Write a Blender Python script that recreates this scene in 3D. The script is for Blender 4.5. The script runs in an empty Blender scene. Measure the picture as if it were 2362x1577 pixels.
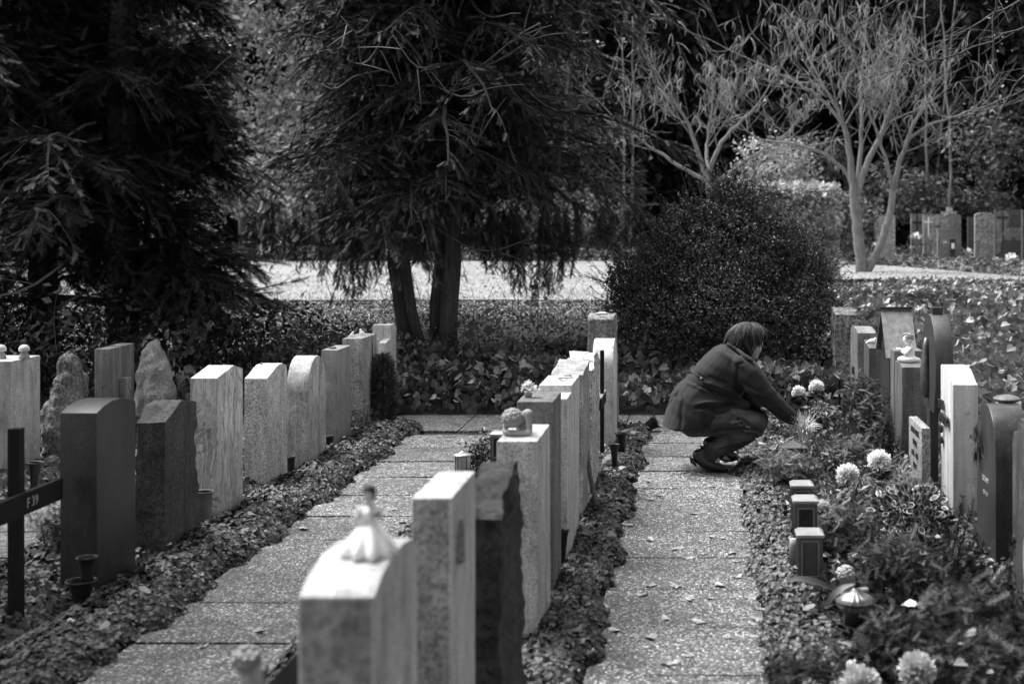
import bpy, bmesh, math, random
import numpy as np
from mathutils import Vector, Matrix, noise as mnoise

# ------------------------------------------------------------ camera, sky, sun
scn = bpy.context.scene
COL = scn.collection
H = 1.60            # eye height
F = 3280.0          # focal length in photo pixels (50 mm)
VX, VY = 1612.0, 503.0
R = math.radians
cam_d = bpy.data.cameras.new("camera")
cam = bpy.data.objects.new("camera", cam_d)
COL.objects.link(cam)
cam.location = (0, 0, H)
cam.rotation_euler = (R(90), 0, 0)
cam_d.sensor_width = 36.0
cam_d.lens = 36.0 * F / 2362.0
cam_d.shift_x = -(VX - 1181.0) / 2362.0
cam_d.shift_y = -(788.5 - VY) / 2362.0
cam_d.clip_start = 0.05
cam_d.clip_end = 500
cam_d.dof.use_dof = True
cam_d.dof.focus_distance = 9.0
cam_d.dof.aperture_fstop = 3.0
scn.camera = cam
scn.render.engine = 'CYCLES'
scn.cycles.use_denoising = True
scn.cycles.max_bounces = 5
scn.cycles.diffuse_bounces = 3
scn.cycles.glossy_bounces = 2
scn.cycles.transmission_bounces = 3
scn.cycles.transparent_max_bounces = 4

SUN_EL, SUN_AZ = 62.0, -62.0      # azimuth from +Y towards +X
world = bpy.data.worlds.new("World")
scn.world = world
world.use_nodes = True
wn = world.node_tree
wn.nodes.clear()
sky = wn.nodes.new('ShaderNodeTexSky')
sky.sky_type = 'NISHITA'
sky.sun_disc = False
sky.sun_elevation = R(SUN_EL)
sky.sun_rotation = R(SUN_AZ)
sky.dust_density = 4.0
bw = wn.nodes.new('ShaderNodeRGBToBW')
bg = wn.nodes.new('ShaderNodeBackground')
bg.inputs[1].default_value = 0.15
wo = wn.nodes.new('ShaderNodeOutputWorld')
wn.links.new(sky.outputs[0], bw.inputs[0])
wn.links.new(bw.outputs[0], bg.inputs[0])
wn.links.new(bg.outputs[0], wo.inputs[0])
sd = bpy.data.lights.new("sun", 'SUN')
sun = bpy.data.objects.new("sun", sd)
COL.objects.link(sun)
sd.energy = 2.2
sd.angle = R(38)
sd.color = (1, 1, 1)
_az, _el = R(SUN_AZ), R(SUN_EL)
sdir = Vector((math.sin(_az) * math.cos(_el), math.cos(_az) * math.cos(_el), math.sin(_el)))
sun.rotation_euler = sdir.to_track_quat('Z', 'Y').to_euler()
vs = scn.view_settings
vs.view_transform = 'Standard'
vs.look = 'None'
vs.exposure = 1.52
vs.gamma = 1.0
vs.use_curve_mapping = False

rng = np.random.default_rng(7)
random.seed(7)

# ------------------------------------------------------------ helpers
def P(px, py, Y):
    return Vector(((px - VX) * Y / F, Y, H - (py - VY) * Y / F))

def PX(px, Y): return (px - VX) * Y / F
def PZ(py, Y): return H - (py - VY) * Y / F

def sm(t):
    t = np.clip(t, 0, 1)
    return t * t * (3 - 2 * t)

def gz(x, y):
    """terrain height"""
    x = np.asarray(x, float); y = np.asarray(y, float)
    z = 0.62 * sm((y - 11.9) / 4.3)
    z = z + 0.0 * x
    z = z + 0.75 * sm((y - 37) / 12.0) + 5.0 * sm((y - 50) / 15.0)
    return z

def tag(o, label=None, cat=None, group=None, kind=None):
    if label: o['label'] = label
    if cat: o['category'] = cat
    if group: o['group'] = group
    if kind: o['kind'] = kind
    return o

def empty(name, loc, label, cat, group=None, rz=0.0):
    o = bpy.data.objects.new(name, None)
    o.empty_display_size = 0.1
    COL.objects.link(o)
    o.location = loc
    o.rotation_euler = (0, 0, rz)
    return tag(o, label, cat, group)

def mesh_from(name, V, faces):
    """faces: list of (m,k) int arrays"""
    me = bpy.data.meshes.new(name)
    V = np.asarray(V, dtype=np.float32)
    me.vertices.add(len(V))
    me.vertices.foreach_set('co', V.ravel())
    faces = [np.asarray(f, dtype=np.int32) for f in faces if len(f)]
    nl = sum(f.size for f in faces); nf = sum(len(f) for f in faces)
    me.loops.add(nl); me.polygons.add(nf)
    me.loops.foreach_set('vertex_index', np.concatenate([f.ravel() for f in faces]))
    tot = np.concatenate([np.full(len(f), f.shape[1], dtype=np.int32) for f in faces])
    st = np.concatenate([[0], np.cumsum(tot)[:-1]]).astype(np.int32)
    me.polygons.foreach_set('loop_start', st)
    me.polygons.foreach_set('loop_total', tot)
    me.update(calc_edges=True)
    return me

def link_mesh(name, me, mat, parent=None, loc=None, smooth=False):
    o = bpy.data.objects.new(name, me)
    COL.objects.link(o)
    if mat: me.materials.append(mat)
    me.polygons.foreach_set('use_smooth', np.full(len(me.polygons), bool(smooth)))
    if parent is not None:
        o.parent = parent
    if loc is not None: o.location = loc
    return o

class MB:
    """collects geometry in world space, builds one object relative to its parent"""
    def __init__(s): s.V = []; s.F = {}; s.n = 0
    def add(s, V, Fs):
        V = np.asarray(V, float).reshape(-1, 3)
        for f in Fs:
            f = np.asarray(f, int)
            if f.ndim == 1: f = f[None]
            s.F.setdefault(f.shape[1], []).append(f + s.n)
        s.V.append(V); s.n += len(V)
        return s
    def place(s, tv, tf, pos, Rm, sc):
        """scatter template: tv (n,3), tf list of arrays, pos (m,3), Rm (m,3,3) columns = axes, sc (m,) or (m,3)"""
        m, n = len(pos), len(tv)
        if m == 0: return s
        sc = np.asarray(sc, float)
        if sc.ndim == 1: sc = sc[:, None]
        L = tv[None] * sc[:, None, :]
        W = np.einsum('mij,mnj->mni', Rm, L) + pos[:, None, :]
        off = (np.arange(m) * n)[:, None, None]
        return s.add(W.reshape(-1, 3), [(np.asarray(f)[None] + off).reshape(-1, np.asarray(f).shape[1]) for f in tf])
    def box(s, c, d, rz=0.0):
        c = np.array(c, float); d = np.array(d, float) / 2
        v = np.array([[x, y, z] for x in (-1, 1) for y in (-1, 1) for z in (-1, 1)]) * d
        cs, sn = math.cos(rz), math.sin(rz)
        v = np.c_[v[:, 0] * cs - v[:, 1] * sn, v[:, 0] * sn + v[:, 1] * cs, v[:, 2]] + c
        return s.add(v, [[[0, 1, 3, 2], [4, 6, 7, 5], [0, 4, 5, 1], [2, 3, 7, 6], [0, 2, 6, 4], [1, 5, 7, 3]]])
    def tube(s, pts, rad, k=6, cap=True):
        pts = np.asarray(pts, float); n = len(pts)
        rad = np.broadcast_to(np.asarray(rad, float), (n,))
        t = np.gradient(pts, axis=0); t /= np.linalg.norm(t, axis=1)[:, None] + 1e-9
        ref = np.array([0.3, 0.9, 0.2]) if abs(t[0, 2]) > 0.8 else np.array([0, 0, 1.0])
        a = np.cross(t, ref); a /= np.linalg.norm(a, axis=1)[:, None] + 1e-9
        b = np.cross(t, a)
        th = np.arange(k) * 2 * math.pi / k
        ring = pts[:, None] + rad[:, None, None] * (np.cos(th)[None, :, None] * a[:, None] + np.sin(th)[None, :, None] * b[:, None])
        V = ring.reshape(-1, 3)
        i = np.arange(n - 1)[:, None] * k; j = np.arange(k)[None]; j2 = (j + 1) % k
        f = np.stack([i + j, i + j2, i + k + j2, i + k + j], -1).reshape(-1, 4)
        fs = [f]
        s.add(V, fs)
        if cap:
            base = s.n - len(V)
            s.F.setdefault(k, []).append(np.array([[base + q for q in range(k)][::-1], [base + (n - 1) * k + q for q in range(k)]]))
        return s
    def lathe(s, c, prof, k=20, axis=None):
        """prof: list of (r,z); axis: optional 3x3"""
        th = np.arange(k) * 2 * math.pi / k
        pr = np.array(prof, float)
        V = np.stack([pr[:, 0:1] * np.cos(th), pr[:, 0:1] * np.sin(th), np.repeat(pr[:, 1:2], k, 1)], -1).reshape(-1, 3)
        if axis is not None: V = V @ np.asarray(axis).T
        V = V + np.array(c)
        n = len(pr)
        i = np.arange(n - 1)[:, None] * k; j = np.arange(k)[None]; j2 = (j + 1) % k
        return s.add(V, [np.stack([i + j, i + j2, i + k + j2, i + k + j], -1).reshape(-1, 4)])
    def build(s, name, mat, parent=None, loc=None, smooth=False):
        V = np.concatenate(s.V)
        org = np.zeros(3)
        if parent is not None:
            Mi = parent.matrix_basis.inverted()
            if parent.parent is not None: Mi = (parent.parent.matrix_basis @ parent.matrix_basis).inverted()
            A = np.array(Mi)
            V = V @ A[:3, :3].T + A[:3, 3]
            loc = None
        elif loc is not None:
            V = V - np.array(loc)
        me = mesh_from(name, V, [np.concatenate(f) for f in s.F.values()])
        return link_mesh(name, me, mat, parent, loc, smooth)

def basis(d, up=None, roll=None):
    """(m,3,3) with columns x=d, y, z"""
    d = d / (np.linalg.norm(d, axis=1)[:, None] + 1e-9)
    if up is None: up = np.tile([0, 0, 1.0], (len(d), 1))
    y = np.cross(up, d); ny = np.linalg.norm(y, axis=1)[:, None]
    y = np.where(ny < 1e-3, np.array([1.0, 0, 0]), y / (ny + 1e-9))
    z = np.cross(d, y)
    if roll is not None:
        c, s_ = np.cos(roll)[:, None], np.sin(roll)[:, None]
        y, z = y * c + z * s_, z * c - y * s_
    return np.stack([d, y, z], -1)

def rdir(n, zlo=-1, zhi=1, g=rng):
    z = g.uniform(zlo, zhi, n); a = g.uniform(0, 2 * math.pi, n)
    r = np.sqrt(1 - z * z)
    return np.c_[r * np.cos(a), r * np.sin(a), z]

# leaf templates: x along the leaf, z = normal
LEAF = (np.array([[0, 0, 0], [.45, .27, .07], [1, 0, -.05], [.45, -.27, .07]], float), [np.array([[0, 2, 1], [0, 3, 2]])])
NARROW = (np.array([[0, 0, 0], [.4, .12, .03], [1, 0, -.03], [.4, -.12, .03]], float), [np.array([[0, 2, 1], [0, 3, 2]])])
IVY = (np.array([[0, 0, 0], [-.12, .26, .05], [.1, .5, .06], [.42, .44, .07], [1, 0, -.12], [.42, -.44, .07], [.1, -.5, .06], [-.12, -.26, .05], [.45, 0, 0]], float),
       [np.array([[0, 8, 1], [1, 8, 2], [2, 8, 3], [3, 8, 4], [4, 8, 5], [5, 8, 6], [6, 8, 7], [7, 8, 0]])])
def spray_template(N=13, w=.22, t=.023):
    V = [[0, -.012, 0], [0, .012, 0], [1, 0, 0]]; Fc = [[0, 2, 1]]
    for i in range(N):
        x = .05 + .9 * i / (N - 1)
        L = w * (1 - .35 * i / N)
        for sgn in (-1, 1):
            b = len(V)
            zz = .035 * ((i * 7 + (sgn > 0) * 3) % 5 - 2) / 2
            V += [[x - t, 0, 0], [x + t, 0, 0], [x + L * .55, sgn * L, zz]]
            Fc.append([b, b + 1, b + 2])
    return np.array(V, float), [np.array(Fc)]
SPRAY = spray_template()

# ------------------------------------------------------------ materials (everything neutral grey, as the place is seen in black and white)
def g3(v): return (v, v, v, 1)
def newmat(name):
    m = bpy.data.materials.new(name); m.use_nodes = True
    nt = m.node_tree; b = nt.nodes['Principled BSDF']
    return m, nt, b
def nd(nt, t, **kw):
    n = nt.nodes.new(t)
    for k, v in kw.items(): setattr(n, k, v)
    return n
def ramp(nt, src, stops):
    r = nd(nt, 'ShaderNodeValToRGB')
    el = r.color_ramp.elements
    el[0].position, el[0].color = stops[0][0], g3(stops[0][1])
    el[1].position, el[1].color = stops[-1][0], g3(stops[-1][1])
    for p, c in stops[1:-1]:
        e = el.new(p); e.color = g3(c)
    nt.links.new(src, r.inputs[0])
    return r.outputs[0]
def coords(nt, scale=(1, 1, 1)):
    tc = nd(nt, 'ShaderNodeTexCoord'); mp = nd(nt, 'ShaderNodeMapping')
    mp.inputs['Scale'].default_value = scale
    nt.links.new(tc.outputs['Object'], mp.inputs[0])
    return mp.outputs[0]
def noisetex(nt, vec, scale, detail=4, rough=.6, dist=0):
    n = nd(nt, 'ShaderNodeTexNoise')
    n.inputs['Scale'].default_value = scale; n.inputs['Detail'].default_value = detail
    n.inputs['Roughness'].default_value = rough; n.inputs['Distortion'].default_value = dist
    nt.links.new(vec, n.inputs['Vector'])
    return n.outputs[0]
def mixc(nt, a, b, fac, mode='MIX'):
    m = nd(nt, 'ShaderNodeMix', data_type='RGBA', blend_type=mode)
    if isinstance(fac, float): m.inputs[0].default_value = fac
    else: nt.links.new(fac, m.inputs[0])
    for s, i in ((a, 6), (b, 7)):
        if isinstance(s, (int, float)): m.inputs[i].default_value = g3(s)
        else: nt.links.new(s, m.inputs[i])
    return m.outputs[2]
def bump(nt, b, h, st=.3, dist=.01):
    bp = nd(nt, 'ShaderNodeBump'); bp.inputs['Strength'].default_value = st; bp.inputs['Distance'].default_value = dist
    nt.links.new(h, bp.inputs['Height']); nt.links.new(bp.outputs[0], b.inputs['Normal'])

def stone_mat(name, v, speck=.25, sscale=170, blotch=.3, streak=0., vein=0., rough=.75, bmp=.25, bscale=60, dirt=.38):
    m, nt, b = newmat(name)
    co = coords(nt)
    big = ramp(nt, noisetex(nt, co, 5, 5), [(.3, 1 - blotch), (.7, 1 + blotch * .4)])
    fin = ramp(nt, noisetex(nt, co, sscale, 2, .7), [(.33, 1 - speck * 1.6), (.5, 1), (.68, 1 + speck)])
    c = mixc(nt, big, fin, 1.0, 'MULTIPLY')
    if streak:
        st = ramp(nt, noisetex(nt, coords(nt, (14, 14, .7)), 1.6, 5, .6, .4), [(.36, 1 - streak), (.6, 1.05)])
        c = mixc(nt, c, st, 1.0, 'MULTIPLY')
    if vein:
        vn = ramp(nt, noisetex(nt, coords(nt, (4, 3.2, 1.1)), 2.4, 6, .62, 1.9), [(.40, 1.1), (.485, 1 - vein), (.53, 1.05), (.6, 1 - vein * .5), (.7, 1.12)])
        c = mixc(nt, c, vn, 1.0, 'MULTIPLY')
    if dirt:
        dr = ramp(nt, noisetex(nt, coords(nt, (7, 7, 2)), 2.2, 8, .75), [(.38, 1 - dirt), (.55, 1)])
        c = mixc(nt, c, dr, 1.0, 'MULTIPLY')
    if rough > .5:      # lichen patches, darker and paler
        lc = ramp(nt, noisetex(nt, coords(nt, (1, 1, 1)), 19, 3, .55), [(.30, .62), (.37, 1), (.64, 1), (.70, 1.28)])
        c = mixc(nt, c, lc, 1.0, 'MULTIPLY')
    c = mixc(nt, c, v, 1.0, 'MULTIPLY')
    nt.links.new(c, b.inputs['Base Color'])
    b.inputs['Roughness'].default_value = rough
    bump(nt, b, noisetex(nt, co, bscale, 5, .7), bmp, .006)
    return m

def leaf_mat(name, lo, hi, rough=.5, spec=.4, trans=0.0, edge=None):
    m, nt, b = newmat(name)
    gi = nd(nt, 'ShaderNodeNewGeometry')
    c = ramp(nt, gi.outputs['Random Per Island'], [(0, lo), (.75, (lo + hi) / 2), (1, hi)])
    pn = ramp(nt, noisetex(nt, coords(nt), 2.2, 3), [(.34, .4), (.64, 1.55)])
    c = mixc(nt, c, pn, 1.0, 'MULTIPLY')
    nt.links.new(c, b.inputs['Base Color'])
    b.inputs['Roughness'].default_value = rough
    b.inputs['Specular IOR Level'].default_value = spec
    if trans:
        tr = nd(nt, 'ShaderNodeBsdfTranslucent'); mx = nd(nt, 'ShaderNodeMixShader'); mx.inputs[0].default_value = trans
        out = nt.nodes['Material Output']
        nt.links.new(c, tr.inputs[0]); nt.links.new(b.outputs[0], mx.inputs[1]); nt.links.new(tr.outputs[0], mx.inputs[2])
        nt.links.new(mx.outputs[0], out.inputs[0])
    return m

def plain(name, v, rough=.6, var=.2, scale=8, bmp=0., bscale=80, metal=0., spec=.5, streak=None):
    m, nt, b = newmat(name)
    co = coords(nt, streak or (1, 1, 1))
    c = ramp(nt, noisetex(nt, co, scale, 6, .65), [(.3, v * (1 - var)), (.7, v * (1 + var))])
    nt.links.new(c, b.inputs['Base Color'])
    b.inputs['Roughness'].default_value = rough; b.inputs['Metallic'].default_value = metal
    b.inputs['Specular IOR Level'].default_value = spec
    if bmp: bump(nt, b, noisetex(nt, coords(nt, streak or (1, 1, 1)), bscale, 5, .7), bmp, .006)
    return m

M = {}
M['soil'] = plain('soil', .02, .95, .5, 12, .6, 40)
M['lawn'] = None
def mk_lawn():
    m, nt, b = newmat('lawn')
    co = coords(nt)
    a = ramp(nt, noisetex(nt, co, 1.1, 6, .6), [(.3, .75), (.7, 1.1)])
    f = ramp(nt, noisetex(nt, coords(nt, (1, .6, 1)), 22, 4, .75), [(.32, .55), (.66, 1.35)])
    c = mixc(nt, mixc(nt, a, f, 1.0, 'MULTIPLY'), .30, 1.0, 'MULTIPLY')
    nt.links.new(c, b.inputs['Base Color']); b.inputs['Roughness'].default_value = .9
    b.inputs['Specular IOR Level'].default_value = .1
    bump(nt, b, noisetex(nt, co, 60, 3, .8), .8, .03)
    return m
M['lawn'] = mk_lawn()
def mk_slab():
    m, nt, b = newmat('exposed_aggregate')
    co = coords(nt)
    v = nd(nt, 'ShaderNodeTexVoronoi'); v.inputs['Scale'].default_value = 105
    nt.links.new(co, v.inputs['Vector'])
    cell = nd(nt, 'ShaderNodeSeparateColor'); nt.links.new(v.outputs['Color'], cell.inputs[0])
    c = ramp(nt, cell.outputs[0], [(0, .045), (.3, .10), (.62, .22), (.84, .38), (1, .9)])
    gap = ramp(nt, v.outputs['Distance'], [(.35, 1), (.62, .3)])
    c = mixc(nt, c, gap, 1.0, 'MULTIPLY')
    big = ramp(nt, noisetex(nt, co, 1.5, 6, .7), [(.34, .55), (.62, 1.12)])
    c = mixc(nt, c, big, 1.0, 'MULTIPLY')
    dk = ramp(nt, noisetex(nt, co, 9, 6, .7), [(.36, .55), (.5, 1)])
    c = mixc(nt, c, dk, 1.0, 'MULTIPLY')
    gi = nd(nt, 'ShaderNodeNewGeometry'); c = mixc(nt, c, ramp(nt, gi.outputs['Random Per Island'], [(0, .72), (1, 1.18)]), 1.0, 'MULTIPLY')
    mo = ramp(nt, noisetex(nt, co, 4.2, 8, .75, .6), [(.36, .32), (.44, 1)]); c = mixc(nt, c, mo, 1.0, 'MULTIPLY')
    nt.links.new(c, b.inputs['Base Color']); b.inputs['Roughness'].default_value = .55
    inv = ramp(nt, v.outputs['Distance'], [(0, 1), (.7, 0)])
    bump(nt, b, inv, .9, .006)
    return m
M['slab'] = mk_slab()
M['kerb'] = plain('kerb', .3, .8, .3, 20, .3)
M['yew'] = leaf_mat('yew_needles', .013, .048, .45, .35)
M['yew_dark'] = leaf_mat('dark_needles', .007, .022, .5, .3)
M['box_leaf'] = leaf_mat('small_glossy_leaves', .013, .055, .38, .45)
M['bank_leaf'] = leaf_mat('bank_leaves', .015, .07, .4, .5)
M['ivy'] = leaf_mat('ivy_leaves', .012, .058, .45, .35)
M['ivy_big'] = leaf_mat('large_ivy_leaves', .08, .30, .5, .35, .1)
M['border'] = leaf_mat('border_leaves', .03, .16, .5, .3)
M['near_shade'] = leaf_mat('shade_tinted_heather', .005, .02, .6, .2)  # leaf colour lowered to stand in for the dark corner vignette
M['litter'] = leaf_mat('withered_leaves', .12, .38, .7, .3)
M['forest'] = leaf_mat('forest_leaves', .012, .04, .7, .1)
M['forest_black'] = leaf_mat('deep_forest_needles', .006, .018, .7, .1)
M['forest_light'] = leaf_mat('autumn_leaves', .22, .55, .6, .2, .3)
M['hedge_leaf'] = leaf_mat('hedge_leaves', .07, .26, .5, .3, .2)
M['round_leaf'] = leaf_mat('shrub_leaves', .04, .19, .5, .3, .2)
M['bark'] = plain('dark_bark', .07, .9, .6, 5, 1.0, 12, streak=(6, 6, .8))
M['twig_dark'] = plain('needle_twigs', .022, .9, .3, 10)
M['twig'] = plain('dead_twigs', .2, .8, .3, 10)
M['pale_bark'] = plain('pale_bark', .15, .85, .5, 5, .9, 14, streak=(5, 5, 1.2))
M['pod'] = plain('dry_pods', .32, .7, .25, 6)
M['petal'] = leaf_mat('white_petals', .86, .96, .6, .2, .25)
M['pale_petal'] = leaf_mat('ageing_petals', .5, .75, .6, .2, .1)
M['black'] = plain('black_plastic', .012, .4, .3, 10)
M['blackwood'] = plain('black_painted_wood', .008, .8, .4, 14, .2, 60, spec=.2)
M['darkwood'] = plain('dark_oak', .03, .5, .5, 6, .5, 20, streak=(8, 8, 1))
M['iron'] = plain('bronze', .12, .45, .4, 15, .3, 60, metal=.6)
M['glass'] = plain('dull_glass', .2, .2, .5, 12)
M['steel'] = plain('steel', .5, .35, .25, 8, metal=.8)
M['white'] = plain('glazed_plaster', .8, .45, .1, 15)
M['plaster'] = plain('weathered_plaster', .27, .8, .35, 22, .4, 60)
M['hair'] = leaf_mat('grey_brown_hair', .01, .065, .6, .25)
M['skin'] = plain('skin', .42, .55, .1, 12)
M['letter'] = plain('dark_lettering', .015, .5, .2, 10)
M['lightletter'] = plain('light_lettering', .32, .6, .2, 10)

# ------------------------------------------------------------ structure: terrain, lawn, paths
def grid_sheet(name, x0, x1, y0, y1, nx, ny, dz, mat, zf=gz):
    xs = np.linspace(x0, x1, nx); ys = np.linspace(y0, y1, ny)
    X, Y = np.meshgrid(xs, ys)
    Z = zf(X, Y) + dz
    V = np.stack([X, Y, Z], -1).reshape(-1, 3)
    i = (np.arange(ny - 1)[:, None] * nx + np.arange(nx - 1)[None])
    f = np.stack([i, i + 1, i + nx + 1, i + nx], -1).reshape(-1, 4)
    me = mesh_from(name, V, [f])
    return tag(link_mesh(name, me, mat, smooth=True), kind='structure')
grid_sheet('ground', -60, 60, -12, 110, 120, 240, -.006, M['soil'])
# lawn with an irregular far edge
def lawn_sheet():
    nx, ny = 90, 60
    V = []
    for j in range(ny):
        for i in range(nx):
            x = -30 + 48 * i / (nx - 1)
            ynear = 16.25 + (sm((x - .6) / 1.6) * 3.6)
            yfar = 32.0 - 4.5 * sm((x - 4.2) / 3.5)
            y = ynear + (yfar - ynear) * j / (ny - 1)
            V.append((x, y, float(gz(x, y)) + .01))
    i = (np.arange(ny - 1)[:, None] * nx + np.arange(nx - 1)[None])
    f = np.stack([i, i + 1, i + nx + 1, i + nx], -1).reshape(-1, 4)
    return tag(link_mesh('lawn', mesh_from('lawn', V, [f]), M['lawn'], smooth=True), kind='structure')
lawn_sheet()
kb = MB()
for k in range(34):
    x = -30 + k
    y = 16.12 + .03 * math.sin(k * 1.7)
    kb.box((x + .5, y, float(gz(x + .5, 16.2)) + .01), (.985, .07, .10))
tag(kb.build('kerb', M['kerb']), kind='structure')

SLAB = 0.567
def lawn_specks():
    b = MB(); g = np.random.default_rng(44); n = 9000
    X = g.uniform(-16, 8, n); Y = g.uniform(16.4, 31.5, n)
    k = Y > 16.4 + 3.6 * sm((X - .6) / 1.6); X, Y = X[k], Y[k]; n = len(X)
    nrm = np.array([0, -.3, 1.])[None] + g.normal(0, .4, (n, 3)); d = np.cross(nrm, g.normal(0, 1, (n, 3)))
    b.place(LEAF[0], LEAF[1], np.c_[X, Y, gz(X, Y) + .02], basis(d, nrm), g.uniform(.02, .075, n))
    m = 26000; X = g.uniform(-14, 7, m); Y = 16.3 + g.uniform(0, 1, m) ** 2 * 9; kk = Y > 16.3 + 3.6 * sm((X - .6) / 1.6); X, Y = X[kk], Y[kk]; m = len(X)
    dv = g.normal(0, .4, (m, 3)) + [0, 0, 1]
    b.place(NARROW[0] * [1, .35, 1], NARROW[1], np.c_[X, Y, gz(X, Y)], basis(dv), g.uniform(.03, .08, m))
    tag(b.build('lawn_litter', M['lawn_bits']), label='grass tufts and fallen leaves strewn over the lawn', kind='stuff')
M['lawn_bits'] = leaf_mat('lawn_bits', .12, .42, .8, .1)
lawn_specks()
def paving(name, x0, x1, y0, y1, cross=False):
    b = MB(); g = random.Random(hash(name) % 1000 if False else len(name))
    n = int(round((y1 - y0) / SLAB))
    for k in range(n):
        ya = y0 + k * SLAB
        t1, t2 = g.uniform(-.003, .003), g.uniform(-.003, .003)
        c = np.array([(x0 + x1) / 2, ya + SLAB / 2, -.018])
        hx, hy = (x1 - x0) / 2, SLAB / 2 - .007
        v = []
        for sx, sy, sz in [(-1, -1, -1), (1, -1, -1), (1, 1, -1), (-1, 1, -1), (-1, -1, 1), (1, -1, 1), (1, 1, 1), (-1, 1, 1)]:
            v.append((c[0] + sx * hx, c[1] + sy * hy, (.012 if sz > 0 else -.05) + (t1 * sx + t2 * sy if sz > 0 else 0)))
        b.add(v, [[[0, 3, 2, 1], [4, 5, 6, 7], [0, 1, 5, 4], [1, 2, 6, 5], [2, 3, 7, 6], [3, 0, 4, 7]]])
    return b
PY1 = 10.62 # end of lengthwise paths
p = paving('path_middle', -.395, .255, PY1 - 24 * SLAB, PY1); tag(p.build('path_middle', M['slab']), kind='structure')
p = paving('path_left', -2.12, -1.5, PY1 - 24 * SLAB - .2, PY1 - .2); tag(p.build('path_left', M['slab']), kind='structure')
p = paving('path_far_left', -3.87, -3.22, PY1 - 24 * SLAB, PY1); tag(p.build('path_far_left', M['slab']), kind='structure')
cb = MB()
xx = -8.0
while xx < .4:
    w = .62
    cb.box((xx + w / 2, 11.05, -.02), (w - .01, .85, .064)); xx += w
tag(cb.build('path_crossing', M['slab']), kind='structure')

# ------------------------------------------------------------ plants
def surf_leaves(b, tmpl, X, Y, hgt, size, tilt=.9, zf=gz, g=rng, face=(0, -.45, 1.0)):
    n = len(X)
    pos = np.c_[X, Y, zf(X, Y) + hgt]
    nrm = np.array(face)[None] + g.normal(0, tilt * .5, (n, 3)); nrm[:, 2] = np.abs(nrm[:, 2]) + .1
    d = np.cross(nrm, rdir(n, g=g)); d[:, 2] -= .15
    b.place(tmpl[0], tmpl[1], pos, basis(d, nrm), size)

def ivy_strip(name, x0, x1, y0, y1, n, hmax, size, label_kind='ground_cover'):
    """low ivy edging; hummocky, overhanging the path a little"""
    b = MB()
    u = rng.uniform(0, 1, n); Y = rng.uniform(y0, y1, n)
    wob = .035 * np.sin(Y * 5.1 + x0) + .025 * np.sin(Y * 12.7 + x1 * 3) + .02 * np.sin(Y * 31)
    X = (x0 - wob * .6) + u * (x1 - x0 + wob * 1.4)
    prof = np.sqrt(np.clip(1 - (2 * u - 1) ** 4, 0, 1))
    hum = .75 + .25 * np.sin(Y * 9 + 2 * np.sin(X * 17)) * np.cos(X * 23 + Y * 3)
    hgt = hmax * prof * hum * rng.uniform(.35, 1, n) + .012
    nrm = np.stack([(u - .5) * 1.6, -.35 + 0 * u, 1 + 0 * u], -1) + rng.normal(0, .38, (n, 3))
    nrm[:, 2] = np.abs(nrm[:, 2]) + .05
    d = np.cross(nrm, rdir(n)); d[:, 2] -= .2
    s = size * rng.uniform(.55, 1.25, n)
    b.place(IVY[0], IVY[1], np.c_[X, Y, hgt], basis(d, nrm), s)
    o = b.build(name, M['ivy'])
    return tag(o, kind='stuff')

o = ivy_strip('ivy_edging', -.66, -.385, 3.0, 10.6, 26000, .085, .025); o['label'] = 'low ivy edging between middle stones and path'
o = ivy_strip('ivy_edging', -2.52, -2.10, 3.6, 10.75, 34000, .09, .026); o['label'] = 'low ivy edging along the left path'
o = ivy_strip('ivy_edging', .25, .62, 3.4, 11.0, 26000, .07, .024); o['label'] = 'low ivy edging at right of the middle path'
o = ivy_strip('ivy_bed', -3.2, -2.5, 3.6, 10.8, 22000, .09, .03); o['label'] = 'ivy in the bed behind the left stones'
o = ivy_strip('ivy_bed', -1.50, -.66, 3.0, 10.6, 22000, .06, .03); o['label'] = 'ivy in the bed behind the middle stones'
o = ivy_strip('ivy_bed', -5.6, -3.9, 6.5, 11, 9000, .08, .05); o['label'] = 'ivy in the bed of the far left stones'

# mixed planting in the right-hand bed
def mixed_bed(ya, yb, n, m, mat, label):
    b = MB()
    X = rng.uniform(.45, 2.2, n); Y = rng.uniform(ya, yb, n)
    hum = .5 + .5 * np.sin(X * 6.3 + 1.3 * np.sin(Y * 3.1)) * np.cos(Y * 4.3 + X)
    hgt = .015 + .10 * hum * rng.uniform(.2, 1, n)
    nrm = np.array([0, -.4, 1.])[None] + rng.normal(0, .5, (n, 3)); nrm[:, 2] = np.abs(nrm[:, 2]) + .05
    d = np.cross(nrm, rdir(n))
    b.place(LEAF[0], LEAF[1], np.c_[X, Y, hgt], basis(d, nrm), .042 * rng.uniform(.5, 1.5, n))
    X = rng.uniform(.5, 2.0, m); Y = rng.uniform(ya, yb, m)
    keep = np.sin(X * 9 + Y * 2.2) * np.cos(Y * 5 - X * 3) > .1
    X, Y = X[keep], Y[keep]; m = len(X)
    d = rdir(m, .2, 1)
    b.place(SPRAY[0], SPRAY[1], np.c_[X, Y, rng.uniform(.0, .08, m)], basis(d, None, rng.uniform(0, 6.28, m)), rng.uniform(.05, .11, m))
    return tag(b.build('bed_planting', mat), label=label, kind='stuff')
mixed_bed(6.1, 12.0, 12500, 6500, M['bank_leaf'], 'mixed low planting in the right bed')
mixed_bed(3.4, 6.3, 7000, 6000, M['near_shade'], 'heathers and ferns in the nearest part of the right bed, shade put into their colour')
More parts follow.
